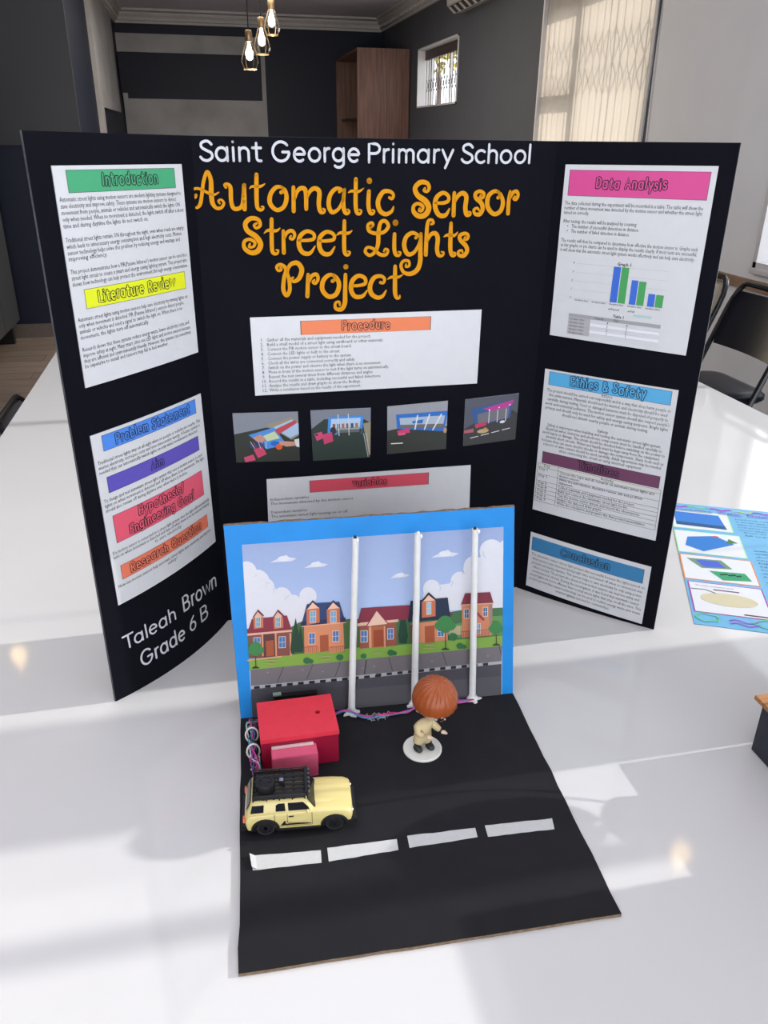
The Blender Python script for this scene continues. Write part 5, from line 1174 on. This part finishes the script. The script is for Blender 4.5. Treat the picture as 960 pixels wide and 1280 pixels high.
for s in (-1, 1):
    for pts in ([(-.0685, .0425), (-.0655, .0540), (-.0490, .0545), (-.0500, .0430)], [(-.0330, .0432), (-.0325, .0528), (-.0290, .0550), (-.0200, .0552), (-.0190, .0432)], [(-.0150, .0432), (-.0155, .0552), (.0060, .0552), (.0135, .0470), (.0145, .0432)]):
        bm = bmesh.new(); side_quad(bm, pts, s); link('side_window', finish(bm), M_GLASSDK, **LC)
    bm = bmesh.new()                                   # door gaps
    for x in (-.0350, -.0170, .0180):
        prism(bm, [(x-.0004, s*(hw-.0002), .016), (x+.0004, s*(hw-.0002), .016), (x+.0004, s*(hw-.0002), .0385), (x-.0004, s*(hw-.0002), .0385)], (0, s*.0005, 0))
    prism(bm, [(-.035, s*(hw-.0002), .0158), (.018, s*(hw-.0002), .0158), (.018, s*(hw-.0002), .0166), (-.035, s*(hw-.0002), .0166)], (0, s*.0005, 0))
    link('door_gap', finish(bm), mat('shadow_gap', (.10, .08, .04), .8), **LC)
    bm = bmesh.new(); prism(bm, [(-.0150, s*hw, .0335), (-.0080, s*hw, .0335), (-.0080, s*hw, .0352), (-.0150, s*hw, .0352)], (0, s*.0012, 0)); link('door_handle', finish(bm), M_BLACKPL, **LC)
    bm = bmesh.new(); ball(bm, (.0120, s*(hw+.0035), .0445), (.0022, .0032, .0034), 10, 6); link('wing_mirror', finish(bm, True), M_CREAMCAR, **LC)
    bm = bmesh.new(); box(bm, (-.032, s*(hw-.004) if s > 0 else -hw-.003, .0105), (.030, hw+.003 if s > 0 else -hw+.004, .0130), .0006); link('running_board', finish(bm), M_BLACKPL, **LC)
    for xc in (xr, xf):                                # fender flares
        bm = bmesh.new(); o_ = [(xc+.0205*cos(pi*i/10), .0125+.0195*sin(pi*i/10)) for i in range(11)]; i_ = [(xc+.0165*cos(pi*i/10), .0125+.0160*sin(pi*i/10)) for i in range(10, -1, -1)]
        prism(bm, [(x, s*(hw-.003), z) for x, z in o_+i_], (0, s*.0048, 0)); link('wheel_arch', finish(bm), M_BLACKPL, **LC)
    bm = bmesh.new(); box(bm, (-.0795, min(s*.033, s*.024), .026), (-.0765, max(s*.033, s*.024), .0335), .0008); link('tail_light', finish(bm), mat('orange_red_lens', (.75, .22, .12), .2), **LC)
    bm = bmesh.new(); ball(bm, (.0765, s*.0245, .0290), (.0020, .0045, .0035), 12, 8); link('headlight', finish(bm, True), M_CHROME, **LC)
# mountain decal on the near doors
P = Print(None); 
class CarFrame:
    w = h = 1
    s = None
    def M(self, x, y, off): return Vector((x, -hw-.0004, y))
P = Print(CarFrame(), 0, 0)
P.poly([(-.0270, .0180), (-.0215, .0262), (-.0185, .0215), (.0160, .0192), (.0160, .0180)], '17140f')
P.poly([(-.0205, .0222), (-.0180, .0240), (-.0150, .0210), (-.0185, .0205)], 'e0cc92'); P.line([(-.0215, .0262), (-.0165, .0235), (-.0110, .0225), (-.004, .0212), (.012, .0200)], .0006, '17140f')
me_o = P.build('mountain_decal', car, M_PRINTM, 'black mountain graphic on the door'); me_o.matrix_basis = Matrix.Identity(4)
# windscreen + rear window
for n_, pts in (('windscreen', [(.0225, -.027, .0415), (.0225, .027, .0415), (.0120, .025, .0570), (.0120, -.025, .0570)]), ('rear_window', [(-.0735, -.024, .0430), (-.0735, .024, .0430), (-.0680, .023, .0560), (-.0680, -.023, .0560)])):
    bm = bmesh.new(); d = (.0010, 0, .0006) if n_ == 'windscreen' else (-.0010, 0, .0004); prism(bm, pts, d); link(n_, finish(bm), M_GLASSDK, **LC)
# bumpers, grille
bm = bmesh.new(); box(bm, (.0745, -.0335, .0105), (.0820, .0335, .0195), .0015); box(bm, (.066, -.0350, .0120), (.0770, -.0325, .0190), .0008); box(bm, (.066, .0325, .0120), (.0770, .0350, .0190), .0008); link('bumper', finish(bm, True), M_BLACKPL, **LC)
bm = bmesh.new(); box(bm, (-.0835, -.0330, .0105), (-.0765, .0330, .0180), .0015); link('bumper', finish(bm, True), M_BLACKPL, **LC)
bm = bmesh.new(); box(bm, (.0760, -.0200, .0240), (.0785, .0200, .0330), .0006); link('grille', finish(bm), M_BLACKPL, **LC)
bm = bmesh.new(); box(bm, (-.0700, -.0290, .0060), (.0700, .0290, .0140)); link('chassis', finish(bm), M_BLACKPL, **LC)
# wheels
def wheel_meshes():
    bm = bmesh.new(); N = 28; R = []
    for (r, y) in ((.0092, -.0055), (.0128, -.0058), (wr_, -.0042), (wr_, .0042), (.0128, .0058), (.0092, .0055)):
        R.append([bm.verts.new(((r*(1 if (k % 2 or r < wr_) else .955))*cos(2*pi*k/N), y, (r*(1 if (k % 2 or r < wr_) else .955))*sin(2*pi*k/N))) for k in range(N)])
    for i in range(6):
        A, B = R[i], R[(i+1) % 6]
        for k in range(N): bm.faces.new((A[k], A[(k+1) % N], B[(k+1) % N], B[k]))
    ty = finish(bm)
    bm = bmesh.new(); lathe(bm, [(.0090, -.0040), (.0092, -.0046), (.0030, -.0052), (.0030, .0052), (.0092, .0046), (.0090, .0040)], n=20, axis='y')
    for k in range(5):
        a = 2*pi*k/5
        for s in (-1, 1): prism(bm, [(.002*cos(a+1.57), s*.0045, .002*sin(a+1.57)), (.002*cos(a-1.57), s*.0045, .002*sin(a-1.57)), (.009*cos(a-.18), s*.0045, .009*sin(a-.18)), (.009*cos(a+.18), s*.0045, .009*sin(a+.18))], (0, s*.0012, 0))
    return ty, finish(bm)
ty, rim = wheel_meshes(); ty.materials.append(M_RUBBER); rim.materials.append(mat('gunmetal_rim', (.03, .03, .034), .3, metal=.5))
for x in (xr, xf):
    for s in (-1, 1):
        w = link('wheel', ty, None, car, world=False); w.location = (x, s*.0275, wr_); r = link('wheel_rim', rim, None, w, world=False)
# roof rack: floor, bars, rails, light bar
zr = zc1+.0018
rk = empty('roof_rack', (0, 0, 0)); rk.parent = car; LR = dict(parent=rk, world=False)
rx0, rx1, rw = -.0640, .0090, .0265
bm = bmesh.new()
for y in (-.0245, -.0165, -.0085, 0, .0085, .0165, .0245): box(bm, (rx0, y-.0027, zr), (rx1, y+.0027, zr+.0012))
for x in (rx0, -.050, -.036, -.022, -.008, rx1-.002): box(bm, (x, -rw, zr-.0018), (x+.0025, rw, zr))
link('rack_floor', finish(bm), M_BLACKPL, **LR)
for z in (zr+.0025, zr+.0060):
    bm = bmesh.new(); tube(bm, [(rx0, -rw, z), (rx1, -rw, z), (rx1, rw, z), (rx0, rw, z)], .0011, 6, closed=True); link('rail', finish(bm), M_BLACKPL, **LR)
bm = bmesh.new()
for x in (rx0, -.045, -.027, -.009, rx1):
    for s in (-1, 1): tube(bm, [(x, s*rw, zr-.003), (x, s*rw, zr+.006)], .0010, 6)
for y in (-.013, 0, .013):
    for x in (rx0, rx1): tube(bm, [(x, y, zr), (x, y, zr+.006)], .0009, 6)
link('rail_posts', finish(bm), M_BLACKPL, **LR)
bm = bmesh.new(); box(bm, (rx1, -.0265, zr+.0010), (rx1+.0045, .0265, zr+.0085), .0006); lb = link('light_bar', finish(bm), M_BLACKPL, **LR)
for k in range(6):
    bm = bmesh.new(); lathe(bm, [(.0030, 0), (.0036, .0020), (.0036, .0030), (.0020, .0034)], c=(rx1+.0040, -.0215+.0086*k, zr+.0050), n=12, axis='x'); link('spot_lamp', finish(bm, True), mat('dark_lamp_lens', (.03, .03, .035), .15, spec=.9), **LR)
sp = link('spare_tyre', ty, None, rk, world=False); sp.location = (-.0470, -.004, zr+.0070); sp.rotation_euler = (radians(90), 0, 0)
sr = link('spare_rim', rim, None, rk, world=False); sr.location = sp.location; sr.rotation_euler = sp.rotation_euler
bm = bmesh.new(); box(bm, (-.0270, -.004, zr+.001), (-.0200, .010, zr+.0085), .0008); link('jerry_can', finish(bm), M_BLACKPL, **LR)
bm = bmesh.new(); box(bm, (-.0265, -.002, zr+.0086), (-.0210, .004, zr+.0100), .0004); link('silver_clip', finish(bm), M_CHROME, label='shiny silver clip', **LR)

# ================================================================= TOY FIGURINE (local, facing -Y turned to the right)
fc = onz(528, 936.5, bz)
fg = empty('toy_figurine', (fc.x, fc.y, T+bz), radians(22), 'big-headed toy figurine with brown bobbed hair and cream clothes on a white disc', 'figurine')
LF = dict(parent=fg, world=False)
bm = bmesh.new(); lathe(bm, [(.0300, 0), (.0318, .0008), (.0318, .0034), (.0306, .0046), (.0010, .0048)], n=48); link('stand_disc', finish(bm, True), M_DISC, label='white round stand', **LF)
def skin_body(name, verts, edges, radii, m, root=0, sub=2, **kw):
    me = bpy.data.meshes.new(name); me.from_pydata(verts, edges, []); o = bpy.data.objects.new(name, me); COL.objects.link(o)
    o.modifiers.new('skin', 'SKIN'); o.modifiers['skin'].use_smooth_shade = True
    for i, d in enumerate(me.skin_vertices[0].data): d.radius = (radii[i], radii[i]) if not isinstance(radii[i], tuple) else radii[i]; d.use_root = (i == root)
    s = o.modifiers.new('sub', 'SUBSURF'); s.levels = s.render_levels = sub
    ev = o.evaluated_get(bpy.context.evaluated_depsgraph_get()); nm = bpy.data.meshes.new_from_object(ev); bpy.data.objects.remove(o)
    for p in nm.polygons: p.use_smooth = True
    return link(name, nm, m, **kw)
mm_ = .00136
def V(*a): return tuple(x*mm_ for x in a)
# clothes (one continuous body: hips root, chest, arms, short trousers)
vb = [V(-1, 3, 22), V(0, 1, 31), V(1, -1, 40), V(2, -3, 47), V(-9, -1, 38), V(-12, -5, 32), V(-6, -11, 31), V(10, -4, 38), V(14, -9, 33), V(14, -15, 33), V(-6, 1, 16), V(-8, 0, 11), V(5, -1, 15), V(6, -4, 10)]
eb = [(0, 1), (1, 2), (2, 3), (2, 4), (4, 5), (5, 6), (2, 7), (7, 8), (8, 9), (0, 10), (10, 11), (0, 12), (12, 13)]
rb_ = [x*mm_*1.04 for x in (9.5, 9.0, 8.0, 4.5, 5.0, 4.6, 3.8, 4.8, 4.2, 3.6, 6.8, 6.2, 6.6, 6.0)]
skin_body('figure_body', vb, eb, rb_, M_CREAM, **LF)
# hands with fingers
def hand(c, d, name='hand'):
    c, d = Vector(c), Vector(d).normalized(); s = d.cross(Vector((0, 0, 1))).normalized(); bm = bmesh.new()
    ball(bm, c, (.0038, .0038, .0028), 10, 6)
    for i, l in enumerate((4.0, 4.8, 4.4, 3.4)):
        a = c+s*(i-1.5)*.0014+d*.0015; tube(bm, [a, a+d*l*.5*mm_, a+d*l*mm_+Vector((0, 0, -.0010))], [.0009, .0009, .0006], 6)
    a = c-s*.0022; tube(bm, [a, a-s*.0016+d*.0012, a-s*.0012+d*.0030], [.0010, .0010, .0007], 6)
    link(name, finish(bm, True), M_SKIN, label='small pale hand', **LF)
hand(V(15, -19, 33), (.35, -1, .1)); hand(V(-3, -15, 31), (.6, -.8, 0))
# legs and shoes
bm = bmesh.new()
for x, y in ((-8, 0), (6, -4)): tube(bm, [V(x, y, 12), V(x-.5, y-.5, 7)], [.0056, .0050], 10)
link('socks', finish(bm, True), M_SHOE, label='dark socks', **LF)
for x, y in ((-8.5, -2.0), (6, -6.5)):
    bm = bmesh.new(); ball(bm, V(x, y, 7.0), (.0066, .0100, .0056), 14, 8, f=lambda q, t, a: Vector((q.x, q.y, max(q.z, -.0046)))); link('shoe', finish(bm, True), M_SHOE, label='shiny dark shoe', **LF)
# head, tilted forward
hcW = ony(544, 873, fc.y-.004)-Vector((fc.x, fc.y, T+bz)); Rinv = Matrix.Rotation(-radians(22), 3, 'Z'); hl = Rinv @ hcW
print('HEAD', hl)
hd = empty('head', hl); hd.parent = fg; hd.rotation_euler = (radians(20), radians(3), radians(2)); hd.scale = (1.09,)*3; LH = dict(parent=hd, world=False)
def face_shape(q, th, a):
    k = 1-.18*max(0, -q.z/.03)**1.2; return Vector((q.x*k, q.y*(.95 if q.y < 0 else 1), q.z*(1.02 if q.z < 0 else 1)))
bm = bmesh.new(); ball(bm, (0, -.002, -.004), (.0285, .0275, .0285), 28, 20, f=face_shape)
ball(bm, (0, -.0300, -.0115), (.0014, .0018, .0015), 8, 6)
link('face', finish(bm, True), M_SKIN, **LH)
for s in (-1, 1):
    bm = bmesh.new(); ball(bm, (s*.0275, 0, -.011), (.0035, .0045, .0055), 10, 8); link('ear', finish(bm, True), M_SKIN, **LH)
    bm = bmesh.new(); ball(bm, (s*.0112, -.0262, -.0070), (.0052, .0024, .0058), 14, 10); link('eye', finish(bm, True), mat('eye_white', (.75, .75, .72), .2), **LH)
    bm = bmesh.new(); ball(bm, (s*.0108, -.0278, -.0068), (.0036, .0016, .0045), 14, 10); link('iris', finish(bm, True), mat('dark_green_eye', (.02, .05, .04), .15), **LH)
    bm = bmesh.new(); tube(bm, [(s*.0165, -.0255, -.0005), (s*.0112, -.0292, .0010), (s*.0060, -.0296, -.0003)], .0008, 6); link('eyelash', finish(bm, True), M_SHOE, **LH)
bm = bmesh.new(); tube(bm, [(-.0030, -.0272, -.0195), (0, -.0276, -.0205), (.0030, -.0272, -.0195)], .0006, 6); link('mouth', finish(bm, True), mat('mouth_red', (.4, .08, .06), .4), **LH)
# hair: a cap of swept strands from a crown point, cut at brow and nape
def hair_mesh():
    bm = bmesh.new(); N, Mr = 96, 26; rings = []
    for j in range(Mr+1):
        ring = []
        for k in range(N):
            a = 2*pi*k/N; fy = -sin(a)                       # 1 towards the face
            depth = 1.95-.22*max(0, fy)**1.5+.12*max(0, -fy) # polar angle reached
            if fy > .3: depth += .05*sin(a*14)
            th = .02+depth*j/Mr
            strand = abs(sin(a*11+.9*sin(th*2)))*.55+abs(sin(a*23+1.2*th))*.25
            rr_ = 1+.060*strand*min(1, th*1.6)+.02*(th/depth)
            if j == Mr: rr_ *= .95
            x = .0315*sin(th)*cos(a)*rr_; y = .0325*sin(th)*sin(a)*rr_; z = .0325*cos(th)*rr_
            ring.append(bm.verts.new((x, y+.0005, z)))
        rings.append(ring)
    for A, B in zip(rings, rings[1:]):
        for k in range(N): bm.faces.new((A[k], B[k], B[(k+1) % N], A[(k+1) % N]))
    bm.faces.new(rings[0])
    return finish(bm, True)
hm = hair_mesh()
for p in hm.polygons: p.use_smooth = True
h_ = link('hair', hm, M_HAIR, label='glossy brown moulded hair', **LH); h_.rotation_euler = (radians(-8), 0, 0)
md = h_.modifiers.new('thick', 'SOLIDIFY'); md.thickness = .0015; md.offset = -1

# ================================================================= POSTER LYING ON THE TABLE
o0 = Vector((.933, 1.235, T)); ang = math.atan2(.572, .267); up = Vector((cos(ang), sin(ang), 0)); rt = Vector((sin(ang), -cos(ang), 0))
PW, PH = .80, .631
c00, c10, c01, c11 = o0, o0+rt*PW, o0+up*PH, o0+rt*PW+up*PH
ps = empty('poster', (o0+rt*PW/2+up*PH/2), 0, 'light blue hand-decorated poster of electronic parts lying flat on the table', 'poster')
bm = bmesh.new(); prism(bm, [c00, c10, c11, c01], (0, 0, .0012)); link('paper', finish(bm), mat('light_blue_card', (.13, .40, .66), .5, noise=.03), ps)
SP = Surf(c00+Vector((0, 0, .0012)), c10+Vector((0, 0, .0012)), c01+Vector((0, 0, .0012)), c11+Vector((0, 0, .0012)))
fp = Frame(SP, corners=[(0, SP.h), (SP.w, SP.h), (SP.w, 0), (0, 0)])
mm2 = lambda x, y: (x/PW, 1-y/PH)
P = Print(fp, .0003, .00002)
def prect(x0, y0, x1, y1, c): P.poly([mm2(x0, y0), mm2(x1, y0), mm2(x1, y1), mm2(x0, y1)], c)
PC = [(.000, .470, .150, .585), (.000, .330, .160, .455), (-.000, .195, .165, .320), (.005, .050, .165, .185)]
fr = ['9fd8a0', 'a8dca8', 'e08a40', 'a04aa0']
for (x0, y0, x1, y1), c in zip(PC, fr):
    prect(x0, y0, x1, y1, c); prect(x0+.003, y0+.003, x1-.003, y1-.003, 'd6dae0')
P.poly([mm2(.01, .49), mm2(.135, .485), mm2(.125, .57), mm2(.01, .575)], '3a78c8'); P.poly([mm2(.01, .49), mm2(.135, .485), mm2(.133, .505), mm2(.01, .51)], '2c5580')
P.poly([mm2(.02, .37), (mm2(.06, .345)), mm2(.14, .40), mm2(.10, .44), mm2(.03, .42)], '3478c4'); P.poly([mm2(.12, .40), mm2(.15, .41), mm2(.13, .43)], '4c7a50'); P.ell(*mm2(.10, .435), .01, .008, 'c05060')
P.poly([mm2(.015, .30), mm2(.095, .305), mm2(.115, .265), mm2(.045, .255)], '6e8c78'); P.poly([mm2(.035, .295), mm2(.085, .298), mm2(.1, .268), mm2(.05, .264)], '4a62c8'); P.poly([mm2(.06, .245), mm2(.14, .25), mm2(.15, .215), mm2(.085, .205)], '3c9a70')
for k in range(8): P.ell(*mm2(.085+.006*k, .232+.002*(k % 3)), .004, .006, '204038')
P.ell(*mm2(.085, .115), .075, .045, 'c9c2a6'); P.line([mm2(.01, .15), mm2(.04, .152), mm2(.06, .14)], .004, '404048'); P.line([mm2(.06, .155), mm2(.11, .155)], .008, '7a6470'); P.line([mm2(.11, .06), mm2(.155, .06)], .008, '6a5060'); P.text('The basic transistor used', mm2(.02, 0)[0], mm2(0, .166)[1], .008, '5a5ab0')
for a, b in (((.0, .61), 'a04ac0'), ((.05, .612), '7cc890'), ((.11, .61), 'a04ac0'), ((.17, .608), 'b8c870'), ((.22, .61), '9a50c4'), ((.29, .61), 'c8c060'), ((.35, .61), '9a50c4'), ((.42, .606), '78c888'), ((.50, .61), 'a04ac0'), ((.60, .61), '78c888')):
    P.line([mm2(a[0]+.05*i/8, a[1]+.004*sin(i)) for i in range(9)], .010, b)
for s_, x, w in (('Interactive', .0, .11), ('Water', .125, .06), ('Monitoring', .20, .10), ('System', .32, .07)): P.text(s_, mm2(x, 0)[0], mm2(0, .585)[1], .022, '8a50c4', width=w); P.line([mm2(x, .580), mm2(x+w, .580)], .003, '8a50c4')
rnd = random.Random(2)
WRD = 'the board reads water level from sensor and shows it on small screen while red light turns on when tank is full pump works with power battery'.split()
for (x, y, n, w) in ((.165, .555, 5, .22), (.175, .475, 2, .24), (.180, .375, 9, .34), (.180, .215, 4, .34)):
    for i in range(n): P.text(' '.join(rnd.choice(WRD) for _ in range(7)), mm2(x, 0)[0], mm2(0, y-i*.0165)[1], .0095, '30506e', width=w*rnd.uniform(.85, 1))
prect(.40, .455, .52, .57, 'b86a80'); prect(.404, .459, .516, .566, 'c9b4b8')
for k in range(3): P.ell(*mm2(.455, .51), .05-.012*k, .065-.016*k, ('8a6a70', 'c9b4b8', '8a6a70')[k])
prect(.42, .415, .50, .44, 'd89a80'); prect(.40, .10, .55, .25, 'd6dae0'); prect(.60, .30, .75, .50, 'd6dae0'); prect(.62, .32, .73, .46, '3a78c8')
for x in (.03, .16, .30): P.line([mm2(x+.03*cos(a*pi/5)*(1.3 if x == .16 else .8), .030+.018*sin(a*pi/5)*(1 if a % 2 else .7)) for a in range(11)], .005, '62c88a')
for x in (.075, .225, .40):
    for dy in (.03, .018): P.line([mm2(x+.055*i/6, dy+.005*sin(i*1.2)) for i in range(7)], .005, 'a05ad0')
P.build('drawn_decoration', ps, M_PRINTM, 'handwriting, glued pictures and doodles')

# ================================================================= DARK BOX WITH A TIMBER RIM, RIGHT EDGE
kx, ky = .817, .876; kh = .105
kb = empty('storage_box', (kx+.15, ky-.13, T), 0, 'dark navy box with a warm timber rim cut by the right picture edge', 'box')
bxo('box_shell', (kx, ky-.275, T), (kx+.30, ky, T+kh-.008), M_NAVYBOX, kb, .0015)
bm = bmesh.new(); e = .010
for lo, hi in (((kx-e, ky-.275-e), (kx+.30+e, ky-.275+.014)), ((kx-e, ky-.014), (kx+.30+e, ky+e)), ((kx-e, ky-.261), (kx+.014, ky-.014)), ((kx+.286, ky-.261), (kx+.30+e, ky-.014))): box(bm, (*lo, T+kh-.008), (*hi, T+kh), .001)
link('timber_rim', finish(bm), M_OAK, kb, 'warm brown timber rim')
bxo('box_filling', (kx+.014, ky-.261, T+kh-.008), (kx+.286, ky-.014, T+kh-.004), mat('dark_inlay', (.05, .04, .03), .6), kb)
# unseen pot, leaf ball and bud added to cast round shadows on the road base
tn = math.tan(SUN_EL)
pt = empty('shade_plant', (kx+.13, .775, T+kh), 0, 'unseen ball-shaped plant with one tall bud added to cast shadows on the table', 'plant')
bm = bmesh.new(); lathe(bm, [(.030, 0), (.034, .002), (.044, .07), (.047, .08), (.042, .081), (.040, .07)], c=(kx+.13, .775, T+kh), n=24); link('pot', finish(bm, True), mat('clay_pot', (.35, .14, .07), .7), pt)
cz = T+(kx+.13-.335)*tn
bm = bmesh.new(); rnd = random.Random(9)
ball(bm, (kx+.13, .776, cz), (.066, .066, .066), 20, 14)
for i in range(900):
    d = Vector((rnd.gauss(0, 1), rnd.gauss(0, 1), rnd.gauss(0, 1))).normalized(); p = Vector((kx+.13, .776, cz))+d*.066; e1 = d.orthogonal().normalized(); e2 = d.cross(e1)
    a = rnd.uniform(0, 6.28); t_ = e1*cos(a)+e2*sin(a)
    bm.faces.new([bm.verts.new(p-t_*.006), bm.verts.new(p+d.cross(t_)*.004+d*.003), bm.verts.new(p+t_*.008+d*.008), bm.verts.new(p-d.cross(t_)*.004+d*.003)])
link('foliage', finish(bm, True), M_LEAF, pt)['kind'] = 'stuff'
bx_ = kx+.18; bzt = T+(bx_+.10)*tn
bm = bmesh.new(); tube(bm, catmull([(kx+.13, .80, T+kh+.07), (kx+.16, .872, cz+.02), (bx_, .872, bzt-.03)], 6), .0022, 6); link('stem', finish(bm, True), M_LEAF, pt)
bm = bmesh.new(); ball(bm, (bx_, .872, bzt), (.030, .038, .034), 20, 12); link('bud', finish(bm, True), mat('pale_bud', (.5, .25, .3), .6), pt)
# unseen black board added off to the right to throw shade on the table
nbx = 1.30
nb_ = empty('shade_board', (nbx, .2, T), 0, 'black board added out of view on the right to shade the table', 'display board')
for n_, lo, hi in (('center_panel', (nbx, -.30, T), (nbx+.006, .668, T+(nbx-.235)*tn)),): bxo(n_, lo, hi, M_BOARD, nb_)
bxo('side_panel', (nbx, -.306, T), (nbx+.25, -.30, T+(nbx-.235)*tn), M_BOARD, nb_)

# a tall closed carton added out of view to trim the sun on the table
pc_ = empty('shade_carton', (1.23, 1.0, T), 0, 'dark closed carton added out of view to block sun from the table', 'box')
bxo('shade_carton_shell', (1.16, .890, T), (1.30, 1.085, T+.44), M_NAVYBOX, pc_, .002); bxo('flap', (1.162, .892, T+.44), (1.298, 1.083, T+.4425), M_NAVYBOX, pc_)
print('CARTON px', pj(Vector((1.16, 1.085, T+.44))), pj(Vector((1.16, 1.085, T))), pj(Vector((1.3, 1.085, T+.44))))
print('NB px', pj(Vector((1.3, .668, T+.5))), 'plant', pj(Vector((kx+.064, .776, T+.25))), pj(Vector((kx+.13, .84, T+.4))), pj(Vector((bx_-.03, .90, bzt))))
